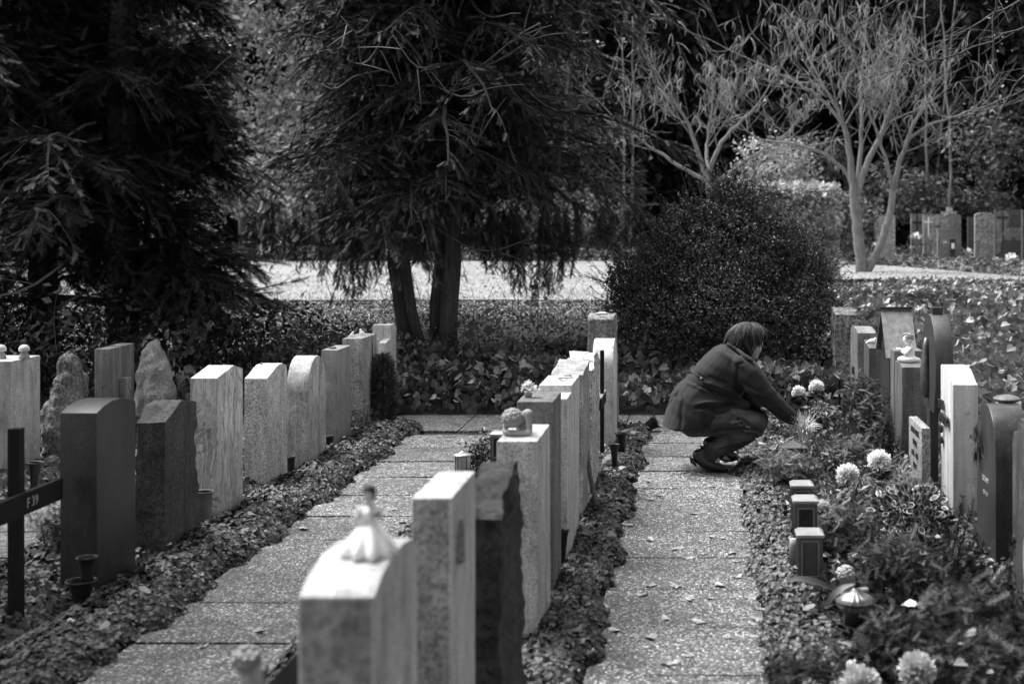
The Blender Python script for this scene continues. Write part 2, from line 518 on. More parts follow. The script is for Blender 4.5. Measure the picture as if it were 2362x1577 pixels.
# withered leaves blown into the beds
def bed_litter():
    b = MB(); n = 90
    X = np.r_[rng.uniform(.35, 1.3, 62), rng.uniform(-.66, -.42, 14), rng.uniform(-2.5, -2.15, 14)]
    Y = rng.uniform(4.2, 10.5, n)
    nrm = np.array([0, -.2, 1.])[None] + rng.normal(0, .3, (n, 3))
    b.place(IVY[0], IVY[1], np.c_[X, Y, np.full(n, .10)], basis(np.cross(nrm, rdir(n)), nrm), .04 * rng.uniform(.5, 1.3, n))
    return tag(b.build('leaf_litter', M['litter']), label='withered leaves caught in the bed planting', kind='stuff')
bed_litter()

def ivy_field():
    b = MB(); n = 15500
    # behind the crossing path, both sides, and the bank at the right
    X = np.r_[rng.uniform(-4.2, 1.6, 9000), rng.uniform(1.0, 9.5, 19000)]
    Y = np.r_[11.5 + 1.9 * rng.uniform(0, 1, 9000) ** .9, 9.2 + 11.0 * rng.uniform(0, 1, 19000) ** .75]
    k = ~((X > 1.2) & (Y < 11.6) & (X < 1.75)) & ~((X < 1.3) & (Y > 13.6))
    k &= (Y < 16.3 + 3.9 * sm((X - .6) / 1.6))
    X, Y = X[k], Y[k]; n = len(X)
    front = sm((Y - 11.5) / .35)
    front = np.where(X > 1.5, 1, front)
    top = .13 + .17 * front + .07 * np.sin(X * 3.1 + Y * 1.3) * np.cos(Y * 2.3)
    lay = rng.uniform(0, 1, n) ** .45
    top = top * (1 - .62 * sm((Y - 13.5) / 3.5)); hgt = .02 + top * lay
    nrm = np.stack([0 * X, -.55 - (1 - front) * .7, np.full(n, .95)], -1) + rng.normal(0, .5, (n, 3))
    nrm[:, 2] = np.abs(nrm[:, 2])
    d = np.cross(nrm, np.tile([1.0, 0, 0], (n, 1)) + rng.normal(0, .5, (n, 3)))
    d[:, 2] = -np.abs(d[:, 2])
    s = rng.uniform(.045, .09, n)
    b.place(IVY[0], IVY[1], np.c_[X, Y, gz(X, Y) + hgt], basis(d, nrm), s)
    return tag(b.build('ivy_field', M['ivy_big']), label='large-leaved ivy covering the bank', kind='stuff')
ivy_field()

def bank_shrubs():
    b = MB(); n = 60000
    X = rng.uniform(-9, 1.6, n); Y = rng.uniform(12.4, 16.0, n)
    k = (Y > 12.9) | (X < -3.2)
    X, Y = X[k], Y[k]; n = len(X)
    hum = .55 + .3 * np.sin(X * 2.3 + .8 * np.sin(Y * 2)) * np.cos(Y * 1.9 + X * .7) + .15 * np.sin(X * 7 + Y * 5)
    top = (.18 + .30 * hum) * (1 - .88 * sm((Y - 13.7) / 1.5))
    hgt = .02 + top * rng.uniform(0, 1, n) ** .35
    nrm = np.array([0, -.6, 1.])[None] + rng.normal(0, .6, (n, 3))
    d = np.cross(nrm, rdir(n))
    b.place(LEAF[0], LEAF[1], np.c_[X, Y, gz(X, Y) + hgt], basis(d, nrm), rng.uniform(.018, .045, n))
    for _ in range(240):
        x, y = rng.uniform(-8, 1.4), rng.uniform(13, 15.8)
        z = float(gz(x, y)) + .1
        dd = rdir(1, .3, 1)[0] * rng.uniform(.25, .5)
        b.tube([(x, y, z), (x + dd[0] * .5, y + dd[1] * .5, z + dd[2] * .6), (x + dd[0], y + dd[1], z + dd[2] * .95)], [.004, .003, .001], 3, False)
    return tag(b.build('bank_shrubs', M['bank_leaf']), label='dark small-leaved shrubs covering the bank below the lawn', kind='stuff')
bank_shrubs()

def tree(base, label, cat, name, trunks, foliage, bark=None, leafmat=None, group=None, limbs=None):
    t = empty(name, base, label, cat, group)
    tb = MB()
    for pts, rad in trunks: tb.tube(pts, rad, 10)
    tb.build('trunk', bark or M['bark'], t, smooth=True)
    return t

def smooth_line(pts, n):
    pts = np.asarray(pts, float)
    s = np.r_[0, np.cumsum(np.linalg.norm(np.diff(pts, axis=0), axis=1))]
    u = np.linspace(0, s[-1], n)
    out = np.stack([np.interp(u, s, pts[:, k]) for k in range(3)], -1)
    for _ in range(2):
        out[1:-1] = (out[:-2] + 2 * out[1:-1] + out[2:]) / 4
    return out

def conifer(name, base, trunks, label, zlo, zhi, nprim, length, nsec, mat, droop=.5, spray=(.05, .11), seed=1, trunk_at=None, facing=None, dead=10, cat='conifer', seclen=(.25, .6), step=.026, fill=None, curtain=None, extra=None):
    g = np.random.default_rng(seed)
    t = empty(name, base, label, cat)
    tb = MB()
    for pts, rad in trunks:
        pp = smooth_line(pts, 16); rr = np.interp(np.linspace(0, 1, 16), np.linspace(0, 1, len(rad)), rad)
        # fluted trunk
        tb.tube(pp, rr, 12)
        for q in range(5):
            a = q * 1.256 + .3
            off = np.c_[np.cos(a) * rr * .75, np.sin(a) * rr * .75, 0 * rr]
            tb.tube(pp + off + g.normal(0, .012, pp.shape), rr * g.uniform(.3, .45), 7)
    br = MB(); SP, SD, SS = [], [], []
    def secondaries(pl, d, nsec, u):
        for j in range(nsec):
            v = g.uniform(.18, 1.0)
            p0 = np.array([np.interp(v, u, pl[:, k]) for k in range(3)])
            sg = 1 if j % 2 else -1
            sd_ = np.array([-d[1], d[0], 0]) * sg
            dd = d * g.uniform(.2, .9) + sd_ * g.uniform(.2, 1.0) + np.array([0, 0, g.uniform(-.5, .25)])
            dd /= np.linalg.norm(dd)
            l2 = g.uniform(*seclen) * (1.15 - .5 * v)
            w = np.linspace(0, 1, 5)
            q = p0 + dd * (w * l2)[:, None]
            dr = g.uniform(.1, 1.0) if g.uniform() < .72 else g.uniform(1.2, 2.6)
            q[:, 2] -= droop * l2 * dr * w ** 2
            br.tube(q, np.linspace(.006, .0015, 5), 3, False)
            ns = max(2, int(l2 / step))
            ww = g.uniform(.05, 1, ns)
            pp = np.stack([np.interp(ww, w, q[:, k]) for k in range(3)], -1)
            tdir = q[-1] - q[0]; tdir = tdir / (np.linalg.norm(tdir) + 1e-9)
            s2 = np.cross(tdir, [0, 0, 1.0])
            sgn = np.where(g.uniform(0, 1, ns) < .5, -1, 1)[:, None]
            dv = tdir * .8 + s2 * sgn * g.uniform(.2, .9, (ns, 1)) + g.normal(0, .18, (ns, 3)) + np.array([0, 0, -.3 * droop * dr])
            SP.append(pp); SD.append(dv); SS.append(g.uniform(spray[0], spray[1], ns))
    for i in range(nprim):
        f = (i + g.uniform(0, 1)) / nprim
        z = zlo + (zhi - zlo) * f
        a = g.uniform(0, 2 * math.pi)
        if facing is not None and g.uniform() < .3: a = facing + g.normal(0, .8)
        tr = trunks[g.integers(len(trunks))][0]
        tr = np.asarray(tr, float)
        c = np.array([np.interp(z, tr[:, 2], tr[:, 0]), np.interp(z, tr[:, 2], tr[:, 1]), z])
        L = length(f, a) * g.uniform(.65, 1.1)
        d = np.array([math.cos(a), math.sin(a), 0])
        u = np.linspace(0, 1, 10)
        rise = g.uniform(.05, .45) * L
        side = np.array([-d[1], d[0], 0]) * g.normal(0, .18) * L
        pl = c + d * (u * L)[:, None] + side * (u ** 2)[:, None]
        pl[:, 2] += rise * np.sin(u * 2.2) - droop * L * .55 * u ** 2
        pl += g.normal(0, .012, pl.shape)
        br.tube(pl, np.linspace(.028, .005, 10) * (L / 1.6 + .3), 5, False)
        secondaries(pl, d, nsec, u)
    for (epts, en) in (extra or []):
        pl = smooth_line(epts, 12) + g.normal(0, .012, (12, 3)); dE = pl[-1] - pl[0]; dE[2] = 0; dE /= np.linalg.norm(dE)
        br.tube(pl, np.linspace(.04, .005, 12), 6, False); secondaries(pl, dE, en, np.linspace(0, 1, 12))
    tk = tb.build('trunk', M['bark'], t, smooth=True)
    br.build('branches', M['twig_dark'], t)
    if dead:
        for _ in range(dead):
            db = MB()
            tr = np.asarray(trunks[g.integers(len(trunks))][0], float)
            z = g.uniform(zlo, min(zhi, zlo + 2.6))
            c = np.array([np.interp(z, tr[:, 2], tr[:, 0]), np.interp(z, tr[:, 2], tr[:, 1]), z])
            a = g.uniform(math.pi * 1.05, math.pi * 1.95)
            d = np.array([math.cos(a), math.sin(a), g.uniform(-.35, .35)])
            L = g.uniform(.8, 1.7)
            u = np.linspace(0, 1, 9)
            pl = c + d * (.3 + u * L)[:, None]; pl[:, 2] += .12 * np.sin(u * 5 + g.uniform(0, 3)) - .1 * u * u
            db.tube(pl, np.linspace(.016, .004, 9), 5)
            for q in range(3):
                k0 = g.integers(3, 8); dd = d + g.normal(0, .5, 3); dd /= np.linalg.norm(dd)
                w = np.linspace(0, 1, 5) * g.uniform(.25, .6)
                qq = pl[k0] + dd * w[:, None]; qq[:, 2] -= w ** 2 * .3
                db.tube(qq, np.linspace(.006, .002, 5), 4)
            db.build('dead_branch', M['twig'], t, smooth=True)
    for (px0, px1, edge, ns_) in (curtain or []):
        for _ in range(ns_):
            px = g.uniform(px0, px1); Yq = 13.55 + g.normal(0, .3)
            pe = np.interp(px, [e[0] for e in edge], [e[1] for e in edge]) + g.normal(0, 14)
            top = np.array(P(px + g.normal(0, 14), g.uniform(440, 540), Yq)); bot = np.array(P(px, pe, Yq))
            q = smooth_line([top, (top + bot) / 2 + g.normal(0, .04, 3), bot], 8); br.tube(q, np.linspace(.006, .0015, 8), 3, False)
            L = np.linalg.norm(bot - top); m = int(L / .0065); w = g.uniform(0, 1, m)
            pp = np.stack([np.interp(w, np.linspace(0, 1, 8), q[:, k]) for k in range(3)], -1)
            d = rdir(m, -1, .1, g); d[:, 2] -= .6
            SP.append(pp); SD.append(d); SS.append(g.uniform(.04, .12, m) * (1.1 - .45 * w))
    for (fc, fr, fn, fs) in (fill or []):
        dd = rdir(fn, g=g); SP.append(np.array(fc) + dd * np.array(fr) * g.uniform(0, 1, (fn, 1)) ** .5); SD.append(dd * [1, 1, .3] + g.normal(0, .5, (fn, 3)) + [0, 0, -.1]); SS.append(g.uniform(fs * .6, fs * 1.3, fn))
    SP = np.concatenate(SP); SD = np.concatenate(SD); SS = np.concatenate(SS)
    cb_ = MB(); cb_.place(SPRAY[0], SPRAY[1], SP, basis(SD, None, g.normal(0, .7, len(SP))), SS)
    cb_.build('crown', mat, t)
    return t

# the two yews in the middle
def line(pxs, Y, r0, r1, up=6.5):
    pts = [tuple(P(a, b_, Y)) for a, b_ in pxs]
    x, y, z = pts[-1]
    pts.append((x + .1, y + .1, up))
    return pts, np.linspace(r0, r1, len(pts))
yl = line([(945, 812), (925, 720), (915, 620), (905, 520), (930, 380)], 13.6, .085, .045)
yr1 = line([(1032, 815), (1035, 720), (1042, 600), (1050, 480), (1060, 300)], 13.5, .085, .045)
yr2 = line([(1008, 805), (1012, 700), (1018, 600), (1020, 450), (1000, 250)], 13.65, .06, .04)
yl2 = line([(975, 815), (945, 740), (925, 650), (935, 540), (900, 330)], 13.5, .05, .035)
conifer('yew_tree', P(945, 812, 13.6), [yl, yl2], 'left one of two dark yews with drooping twigs, leaning double trunk', 1.45, 4.9, 80, lambda f, a: (1.6 if f < .35 else 1.3) - .1 * f, 44, M['yew'], .5, seed=3, dead=9, fill=[((-2.75, 13.7, 3.3), (.9, .7, 1.7), 7000, .09)], curtain=[(560, 900, [(540, 570), (640, 600), (700, 610), (760, 640), (800, 690), (850, 660), (900, 620)], 62)])
conifer('yew_tree', P(1032, 815, 13.5), [yr1, yr2], 'right one of two dark yews with drooping twigs, thick upright trunk', 1.6, 4.9, 86, lambda f, a: 1.85 - .25 * f + (.15 if math.cos(a) > 0 else -.2), 44, M['yew'], .5, seed=11, dead=10, fill=[((-2.2, 13.6, 3.4), (1.2, .7, 1.7), 9000, .09)], curtain=[(1080, 1480, [(1080, 560), (1130, 600), (1180, 650), (1230, 690), (1270, 670), (1330, 600), (1400, 560), (1480, 590)], 84), (960, 1000, [(960, 600), (1000, 640)], 6)])
# big black conifer at the left
c1 = ([(-5.0, 12.4, .1), (-5.05, 12.4, 1.2), (-5.0, 12.4, 6.5)], [.13, .1, .05])
c2 = ([(-5.9, 12.7, .1), (-5.8, 12.6, 1.5), (-6.0, 12.4, 6.5)], [.11, .09, .05])
conifer('dark_conifer', (-5.3, 12.4, .1), [c1, c2], 'huge black conifer at the left edge, sweeping low over the bank', .75, 5.4, 120, lambda f, a: (.95 if math.cos(a) > .1 else 2.0) - .3 * f, 40, M['yew_dark'], .3, seed=23, dead=4, spray=(.07, .14), seclen=(.3, .75), facing=-.1, extra=[([(-5.0, 12.4, 1.6), tuple(P(400, 610, 12.1)), tuple(P(500, 655, 12.0)), tuple(P(590, 690, 11.95))], 70), ([(-5.0, 12.4, 1.9), tuple(P(420, 540, 12.3)), tuple(P(560, 610, 12.3))], 60), ([(-5.0, 12.4, 1.3), tuple(P(300, 690, 12.0)), tuple(P(420, 715, 11.9))], 50)], fill=[((-5.9, 12.7, 3.1), (1.75, .9, 2.4), 26000, .12), ((-5.2, 12.3, 1.7), (1.0, .7, .75), 7000, .1), ((-7.0, 12.5, 2.5), (1.3, .8, 2.4), 9000, .12)])

def cloud_shrub(name, label, cat, c, rad, n, size, mat, tmpl=LEAF, seed=5, stems=8, lump=.18, trunkmat=None, inner=.35, up=.4, group=None):
    """leafy shrub: leaves through an uneven ellipsoid, denser towards its skin"""
    g = np.random.default_rng(seed)
    c = np.array(c, float); rad = np.array(rad, float)
    base = (c[0], c[1], c[2] - rad[2])
    t = empty(name, base, label, cat, group)
    sb = MB()
    for i in range(stems):
        d = rdir(1, .3, 1, g)[0]
        e = c + d * rad * .95
        b0 = np.array(base) + np.array([g.normal(0, .05), g.normal(0, .05), 0])
        sb.tube(smooth_line([b0, (b0 + e) / 2 + g.normal(0, .05, 3), e], 6), np.linspace(.016, .003, 6) * (.5 + rad[2]), 4, False)
    sb.build('stems', trunkmat or M['bark'], t)
    d = rdir(n, -.95, 1, g)
    ph = g.uniform(0, 6, 6)
    lum = 1 + lump * (np.sin(d[:, 0] * 5 + ph[0]) * np.cos(d[:, 2] * 6 + ph[1]) + .6 * np.sin(d[:, 1] * 9 + d[:, 0] * 7 + ph[2]) + .5 * np.sin(d[:, 2] * 13 + d[:, 0] * 11 + ph[3]))
    r = inner + (1 - inner) * g.uniform(0, 1, n) ** .4
    r = r * (1 + np.where(g.uniform(0, 1, n) < .06, g.uniform(0, .12, n), 0))
    pos = c + d * rad * (lum * r)[:, None]
    nrm = d + g.normal(0, .6, (n, 3)) + np.array([0, 0, up])
    dv = np.cross(nrm, rdir(n, g=g)); dv[:, 2] += .2
    lb = MB(); lb.place(tmpl[0], tmpl[1], pos, basis(dv, nrm), size * g.uniform(.6, 1.35, n))
    lb.build('foliage', mat, t)
    return t

# round bush behind the person, made of overlapping upright lobes in one foliage mesh
def big_bush():
    g = np.random.default_rng(77)
    base = (PX(1665, 13), 13.2, .22)
    t = empty('round_bush', base, 'broad dark small-leaved bush behind the crouching person', 'bush')
    lobes = [(1665, 620, 13.2, .86, .62), (1535, 665, 13.1, .46, .46), (1795, 650, 13.2, .46, .48), (1850, 710, 13.0, .34, .36), (1475, 715, 13.0, .32, .38),
             (1620, 530, 13.3, .36, .34), (1705, 500, 13.3, .34, .30), (1660, 730, 12.9, .9, .45), (1550, 580, 13.2, .24, .24), (1780, 560, 13.1, .28, .26), (1690, 455, 13.3, .17, .15), (1875, 640, 13.2, .18, .2), (1440, 650, 13.0, .17, .2)]
    sb = MB(); lb = MB()
    for (px, py, Y, rx, rz) in lobes:
        c = np.array(P(px, py, Y)); rad = np.array([rx, rx * .7, rz])
        for i in range(10):
            e = c + rdir(1, .1, 1, g)[0] * rad
            b0 = np.array(base) + np.array([g.normal(0, .25), g.normal(0, .1), 0])
            sb.tube(smooth_line([b0, (b0 + e) / 2 + g.normal(0, .08, 3), e], 7), np.linspace(.014, .003, 7), 4, False)
        n = int(19000 * rx * rz / .5)
        d = rdir(n, -.9, 1, g)
        r = .45 + .55 * g.uniform(0, 1, n) ** .45
        lum = 1 + .13 * np.sin(d[:, 0] * 7 + px) * np.cos(d[:, 2] * 8 + px) + .11 * np.sin(d[:, 2] * 17 + d[:, 0] * 13)
        pos = c + d * rad * (r * lum)[:, None]
        nrm = d + g.normal(0, .7, (n, 3)); dv = np.cross(nrm, rdir(n, g=g)); dv[:, 2] += .3
        lb.place(LEAF[0], LEAF[1], pos, basis(dv, nrm), g.uniform(.02, .038, n))
        # leafy shoots breaking the outline
        for i in range(60):
            d1 = rdir(1, -.2, 1, g)[0]; s0 = c + d1 * rad * .9
            dv1 = d1 + np.array([0, 0, .7]) + g.normal(0, .25, 3); dv1 /= np.linalg.norm(dv1)
            L = g.uniform(.08, .36); m = 14
            w = np.linspace(0, 1, m)
            q = s0 + dv1 * (w * L)[:, None]
            sb.tube(q[[0, 4, 9, 13]], [.003, .0025, .002, .001], 3, False)
            dd = dv1 + g.normal(0, .7, (m, 3))
            lb.place(LEAF[0], LEAF[1], q, basis(dd, None, g.uniform(0, 6, m)), g.uniform(.018, .03, m))
    sb.build('stems', M['bark'], t)
    lb.build('foliage', M['box_leaf'], t)
big_bush()

# clipped hedge block behind it
def hedge(name, label, x0, x1, y0, y1, z0, z1, n, mat, size):
    g = np.random.default_rng(int(abs(x0) * 10) + 3)
    t = empty(name, ((x0 + x1) / 2, (y0 + y1) / 2, z0), label, 'hedge')
    U = g.uniform(0, 1, (n, 3))
    ax = g.integers(0, 3, n); side = g.uniform(0, 1, n) < .5
    dep = g.uniform(0, 1, n) ** 2 * .22
    for k in range(3):
        U[:, k] = np.where(ax == k, np.where(side | (k == 2), 1 - dep * (.4 if k == 2 else 1), dep), U[:, k])
    pos = np.array([x0, y0, z0]) + U * np.array([x1 - x0, y1 - y0, z1 - z0]) + g.normal(0, .03, (n, 3))
    nrm = g.normal(0, .5, (n, 3)) + np.array([0, -.6, .6]); dv = np.cross(nrm, rdir(n, g=g))
    b = MB(); b.place(LEAF[0], LEAF[1], pos, basis(dv, nrm), size * g.uniform(.6, 1.3, n)); b.build('foliage', mat, t)
    s = MB()
    for i in range(24):
        x, y = g.uniform(x0 + .1, x1 - .1), g.uniform(y0 + .1, y1 - .1)
        s.tube([(x, y, z0), (x + g.normal(0, .1), y, (z0 + z1) / 2), (x + g.normal(0, .15), y, z1 - .1)], [.03, .02, .008], 5, False)
    s.build('stems', M['bark'], t)
hedge('clipped_hedge', 'pale-topped clipped leafy hedge block right of the dark bush', PX(1745, 20), PX(1925, 20), 19.6, 21.0, .6, PZ(434, 20), 11000, leaf_mat('hedge_top_leaves', .16, .5, .5, .3, .2), .085)

# ------------------------------------------------------------ bare bean trees with hanging pods
def bean_tree(name, label, base, limbs, seed, gen=3, pods=True, ls=.85):
    g = np.random.default_rng(seed)
    t = empty(name, base, label, 'tree')
    tb = MB(); pb = MB()
    def pod_cluster(p):
        for _ in range(g.integers(1, 4)):
            L = g.uniform(.14, .34); u = np.linspace(0, 1, 7)
            d = g.normal(0, .10, 3); d[2] = 0
            q = p + d * (u ** .6)[:, None]
            q[:, 2] -= u * L
            q[:, 0] += g.normal(0, .05) * np.sin(u * 3)
            pb.tube(q, np.array([.3, .9, 1, 1, 1, .8, .2]) * .0052, 4, False)
    def grow(p0, d0, L, r, lev):
        u = np.linspace(0, 1, 8)
        bend = g.normal(0, .42, 3); bend[2] = abs(bend[2]) * .9 + .22
        pl = p0 + d0 * (u * L)[:, None] + bend * L * (u ** 2)[:, None] * .6 + g.normal(0, .012 * L, (8, 3)) * u[:, None]
        tb.tube(pl, np.linspace(r, r * .5, 8), 6 if r > .02 else 4, False)
        kids(pl, L, r * .55, lev)
    def kids(pl, L, r, lev):
        if lev == 0:
            if pods and g.uniform() < .2: pod_cluster(pl[-1])
            if g.uniform() < .15 and pods: pod_cluster(pl[-3])
            return
        n = len(pl)
        for _ in range(g.integers(3, 5)):
            k = int(g.uniform(.35, 1.0) * (n - 1))
            k = max(1, min(k, n - 1))
            d = pl[k] - pl[k - 1]; d /= np.linalg.norm(d)
            d = d + g.normal(0, .75, 3) * np.array([1.2, .7, .7]); d[2] += .02; d /= np.linalg.norm(d)
            grow(pl[k], d, L * g.uniform(.45, .8), max(r * .62, .0052), lev - 1)
        d = pl[-1] - pl[-2]; d /= np.linalg.norm(d)
        grow(pl[-1], d, L * g.uniform(.5, .8), max(r * .85, .0052), lev - 1)
    for pts, r0, r1, lev in limbs:
        pl = smooth_line(pts, 12)
        pl[1:-1] += g.normal(0, .012, (10, 3))
        tb.tube(pl, np.linspace(r0, r1, 12), 9, False)
        if lev is not None:
            L = np.linalg.norm(pl[-1] - pl[0])
            kids(pl, min(L, 1.6) * ls, r1 * .8, lev)
    tb.build('trunk', M['pale_bark'], t, smooth=True)
    if pods: tag(pb.build('pods', M['pod'], t, smooth=True), kind='stuff')
    return t
Yc = 25.7
q = lambda a, b_, dy=0: tuple(P(a, b_, Yc + dy))
bean_tree('bean_tree', 'taller bare tree with long hanging pods and forked pale trunk on the lawn', q(1990, 632), [
    ([q(1987, 634), q(1982, 560), q(1975, 500), q(1968, 440)], .11, .085, None),
    ([q(1968, 445), q(1960, 350), q(1950, 300), q(1925, 240)], .075, .035, 3),
    ([q(1972, 450, .1), q(1960, 400, .2), q(1915, 360, .2), q(1850, 335, .1), q(1770, 325, 0)], .04, .018, 2),
    ([q(1975, 450), q(2010, 350), q(2040, 300), q(2060, 220)], .07, .03, 3),
    ([q(1975, 430), q(1990, 330, .3), q(1985, 230, .4), q(1990, 150, .5)], .05, .025, 3),
    ([q(2000, 628), q(2035, 560), q(2055, 480), q(2060, 440)], .075, .06, None),
    ([q(2058, 450), q(2075, 370), q(2100, 300), q(2140, 230)], .055, .025, 3),
    ([q(2058, 450), q(2045, 360, -.2), q(2025, 320, -.2), q(2005, 250, -.3)], .04, .02, 3),
    ([q(2085, 330, .1), q(2130, 290, .1), q(2200, 270, 0), q(2260, 250, 0)], .03, .014, 2),
    ([q(1945, 290), q(1900, 230), q(1840, 190), q(1760, 150)], .035, .016, 3),
], 42)
Yc = 29.0
bean_tree('bean_tree', 'shorter bare tree thick with hanging pods behind the round bush', q(1640, 570), [
    ([q(1640, 575), q(1640, 470), q(1630, 400)], .09, .07, None),
    ([q(1630, 410), q(1610, 350), q(1590, 290), q(1560, 240)], .06, .025, 3),
    ([q(1630, 410), q(1660, 330), q(1700, 290), q(1740, 250)], .055, .025, 3),
    ([q(1635, 420), q(1560, 380), q(1500, 340), q(1450, 300)], .045, .018, 3),
    ([q(1632, 400), q(1630, 330, .4), q(1640, 270, .4)], .045, .025, 3),
    ([q(1640, 430), q(1720, 370), q(1790, 330)], .045, .02, 3),
], 17, ls=.85)

# ------------------------------------------------------------ forest behind
hill = None
def forest_mass():
    b = MB(); g = np.random.default_rng(31); n = 90000
    X = g.uniform(-34, 20, n); Y = g.uniform(41, 50, n); Z = g.uniform(.5, 17, n)
    thin = np.sin(X * 1.3 + 2 * np.sin(Z * .5)) * np.cos(Z * .9 + X * .4)
    Y = Y + 1.5 * thin
    d = rdir(n, g=g); nrm = g.normal(0, .6, (n, 3)) + np.array([0, -1, .3])
    b.place(LEAF[0], LEAF[1], np.c_[X, Y, Z], basis(d, nrm), g.uniform(.3, .75, n))
    tag(b.build('woodland', M['forest_black']), label='deep dark woodland closing the view behind the lawn', kind='stuff')
forest_mass()
def far_tree(px, Y, h, w, label, mat, seed, n=2600, size=.3, tmpl=LEAF, tw=.14, z0=2.0, name='woodland_tree', barkm=None):
    g = np.random.default_rng(seed)
    x = PX(px, Y); zb = float(gz(x, Y))
    t = empty(name, (x, Y, zb), label, 'tree', 'trees along the edge of the wood')
    tb = MB()
    lean = g.normal(0, .3)
    tr = smooth_line([(x, Y, zb - .05), (x + lean * .3, Y, zb + h * .4), (x + lean, Y, zb + h)], 10)
    tb.tube(tr, np.linspace(tw, tw * .25, 10), 8)
    K = 24
    pc = []
    for i in range(K):
        z = zb + z0 + (h - z0) * g.uniform(0, 1)
        f = (z - zb - z0) / (h - z0)
        a = g.uniform(0, 6.28); L = w * (1 - .6 * f) * g.uniform(.5, 1.1)
        p0 = np.array([np.interp(z, tr[:, 2], tr[:, 0]), Y, z])
        e = p0 + np.array([math.cos(a) * L, math.sin(a) * L * .7, g.uniform(-.3, .6)])
        tb.tube(smooth_line([p0, (p0 + e) / 2 + [0, 0, .15], e], 5), np.linspace(tw * .3, .01, 5), 4, False)
        for v in (.45, .75, 1.0): pc.append(p0 + (e - p0) * v)
    tb.build('trunk', barkm or M['bark'], t, smooth=True)
    pc = np.array(pc)
    idx = g.integers(0, len(pc), n)
    pos = pc[idx] + g.normal(0, 1, (n, 3)) * np.array([.42, .35, .32]) * (w / 2.2)
    d = rdir(n, g=g); d[:, 2] -= .3
    nrm = g.normal(0, .6, (n, 3)) + np.array([0, -.6, .7])
    b = MB(); b.place(tmpl[0], tmpl[1], pos, basis(d, nrm), size * g.uniform(.5, 1.3, n)); b.build('crown', mat, t)
    return t
FT = [(-60, 38, 11, 3.2, 'dark', 1), (180, 39, 12, 3.2, 'dark', 2), (400, 37, 11, 2.6, 'mid', 3), (1180, 39, 12, 3.0, 'dark', 6),
      (1480, 38, 13, 3.2, 'black', 7), (1720, 37.5, 13, 3.3, 'black', 8), (1960, 40, 12, 3.2, 'black', 9), (2180, 38, 12, 2.6, 'dark', 10), (2420, 36, 12, 3.0, 'dark', 11), (950, 38, 12, 2.8, 'mid', 12)]
names = ['at the far left edge', 'second from the left edge', 'left of the pale autumn trees', 'behind the right yew', 'black, left of the pod trees', 'black, behind the shorter pod tree', 'black, behind the taller pod tree', 'right of the taller pod tree', 'at the right edge', 'behind the left yew']
for (px, Y, h, w, k, sd_), nm in zip(FT, names):
    far_tree(px, Y, h, w, 'tall dark woodland tree ' + nm, {'dark': M['forest'], 'mid': M['round_leaf'], 'black': M['forest_black']}[k], sd_, 5200 if k != 'mid' else 3200, .34, LEAF, .16, 1.2)
far_tree(560, 34.5, 9.5, 2.0, 'pale autumn tree glimpsed between the left conifer and the yew', M['forest_light'], 61, 4200, .17, LEAF, .1, .5, barkm=M['pale_bark'])
far_tree(680, 36, 10, 2.0, 'pale autumn tree seen through the left twigs of the yew', M['forest_light'], 62, 3800, .18, LEAF, .1, .5, barkm=M['pale_bark'])
far_tree(1300, 36, 8, 1.8, 'pale autumn tree glimpsed through the right yew', M['round_leaf'], 63, 3000, .17, LEAF, .08, .6, barkm=M['pale_bark'])
# slender bare saplings in front of the dark wood
for i, (px, py1, Y) in enumerate([(1432, 300, 34), (1451, 250, 35), (2128, 290, 34), (2150, 120, 36), (2186, 300, 33)]):
    x = PX(px, Y); zb = float(gz(x, Y)); t = empty('sapling', (x, Y, zb), ['slim bare sapling left of the round bush', 'taller slim bare sapling beside its twin, left of the round bush', 'pale slim trunk left above the far crosses', 'thin bare sapling rising above the cross-topped stone', 'thin leaning sapling right of the far crosses'][i], 'sapling')
    b = MB(); g = np.random.default_rng(i)
    pl = smooth_line([(x, Y, zb), (x + .1, Y, zb + 2), (x + g.normal(0, .3), Y, zb + 5.5 + i * .4)], 12); pl[1:] += g.normal(0, .02, (11, 3))
    b.tube(pl, np.linspace(.045, .012, 12), 7)
    for _ in range(14):
        k = g.integers(4, 11); e = pl[k] + rdir(1, .1, .8, g)[0] * g.uniform(.4, 1.1)
        b.tube([pl[k], (pl[k] + e) / 2 + [0, 0, .05], e], [.01, .007, .003], 4, False)
    b.build('trunk', M['pale_bark'], t, smooth=True)

# shrubs along the far edge of the lawn
def fshrub(px, py_c, Y, rx, rz, n, size, mat, label, seed, tmpl=LEAF, **kw):
    c = P(px, py_c, Y)
    return cloud_shrub('shrub', label, 'shrub', c, (rx, rx * .7, rz), n, size, mat, tmpl, seed, **kw)
fshrub(1790, 400, 31, .95, .8, 2400, .10, M['forest_light'], 'bright feathery shrub glowing above the dark bush', 101)
fshrub(1880, 380, 33, .8, .7, 1200, .12, M['round_leaf'], 'dim loose shrub between hedge and taller pod tree', 102)
fshrub(1960, 520, 30, .7, .75, 1800, .10, M['hedge_leaf'], 'pale leafy shrub beside the foot of the taller pod tree', 103)
fshrub(2060, 450, 33, 1.0, .7, 1500, .14, M['round_leaf'], 'loose round-leaved shrub above the blank pale far stone', 104)
fshrub(2150, 460, 34, .9, .6, 1100, .14, M['round_leaf'], 'loose round-leaved shrub above the far crosses', 105)
fshrub(2280, 340, 33, 1.0, 1.1, 1100, .13, M['round_leaf'], 'tall sparse shrub with round leaves at the right edge', 106, inner=.1)
fshrub(2260, 470, 34, .9, .4, 900, .13, M['round_leaf'], 'low sparse shrub behind the arched far stone', 107)
fshrub(560, 430, 33.5, 1.0, .75, 2300, .12, M['forest_light'], 'pale leafy shrub above the far sign', 108)
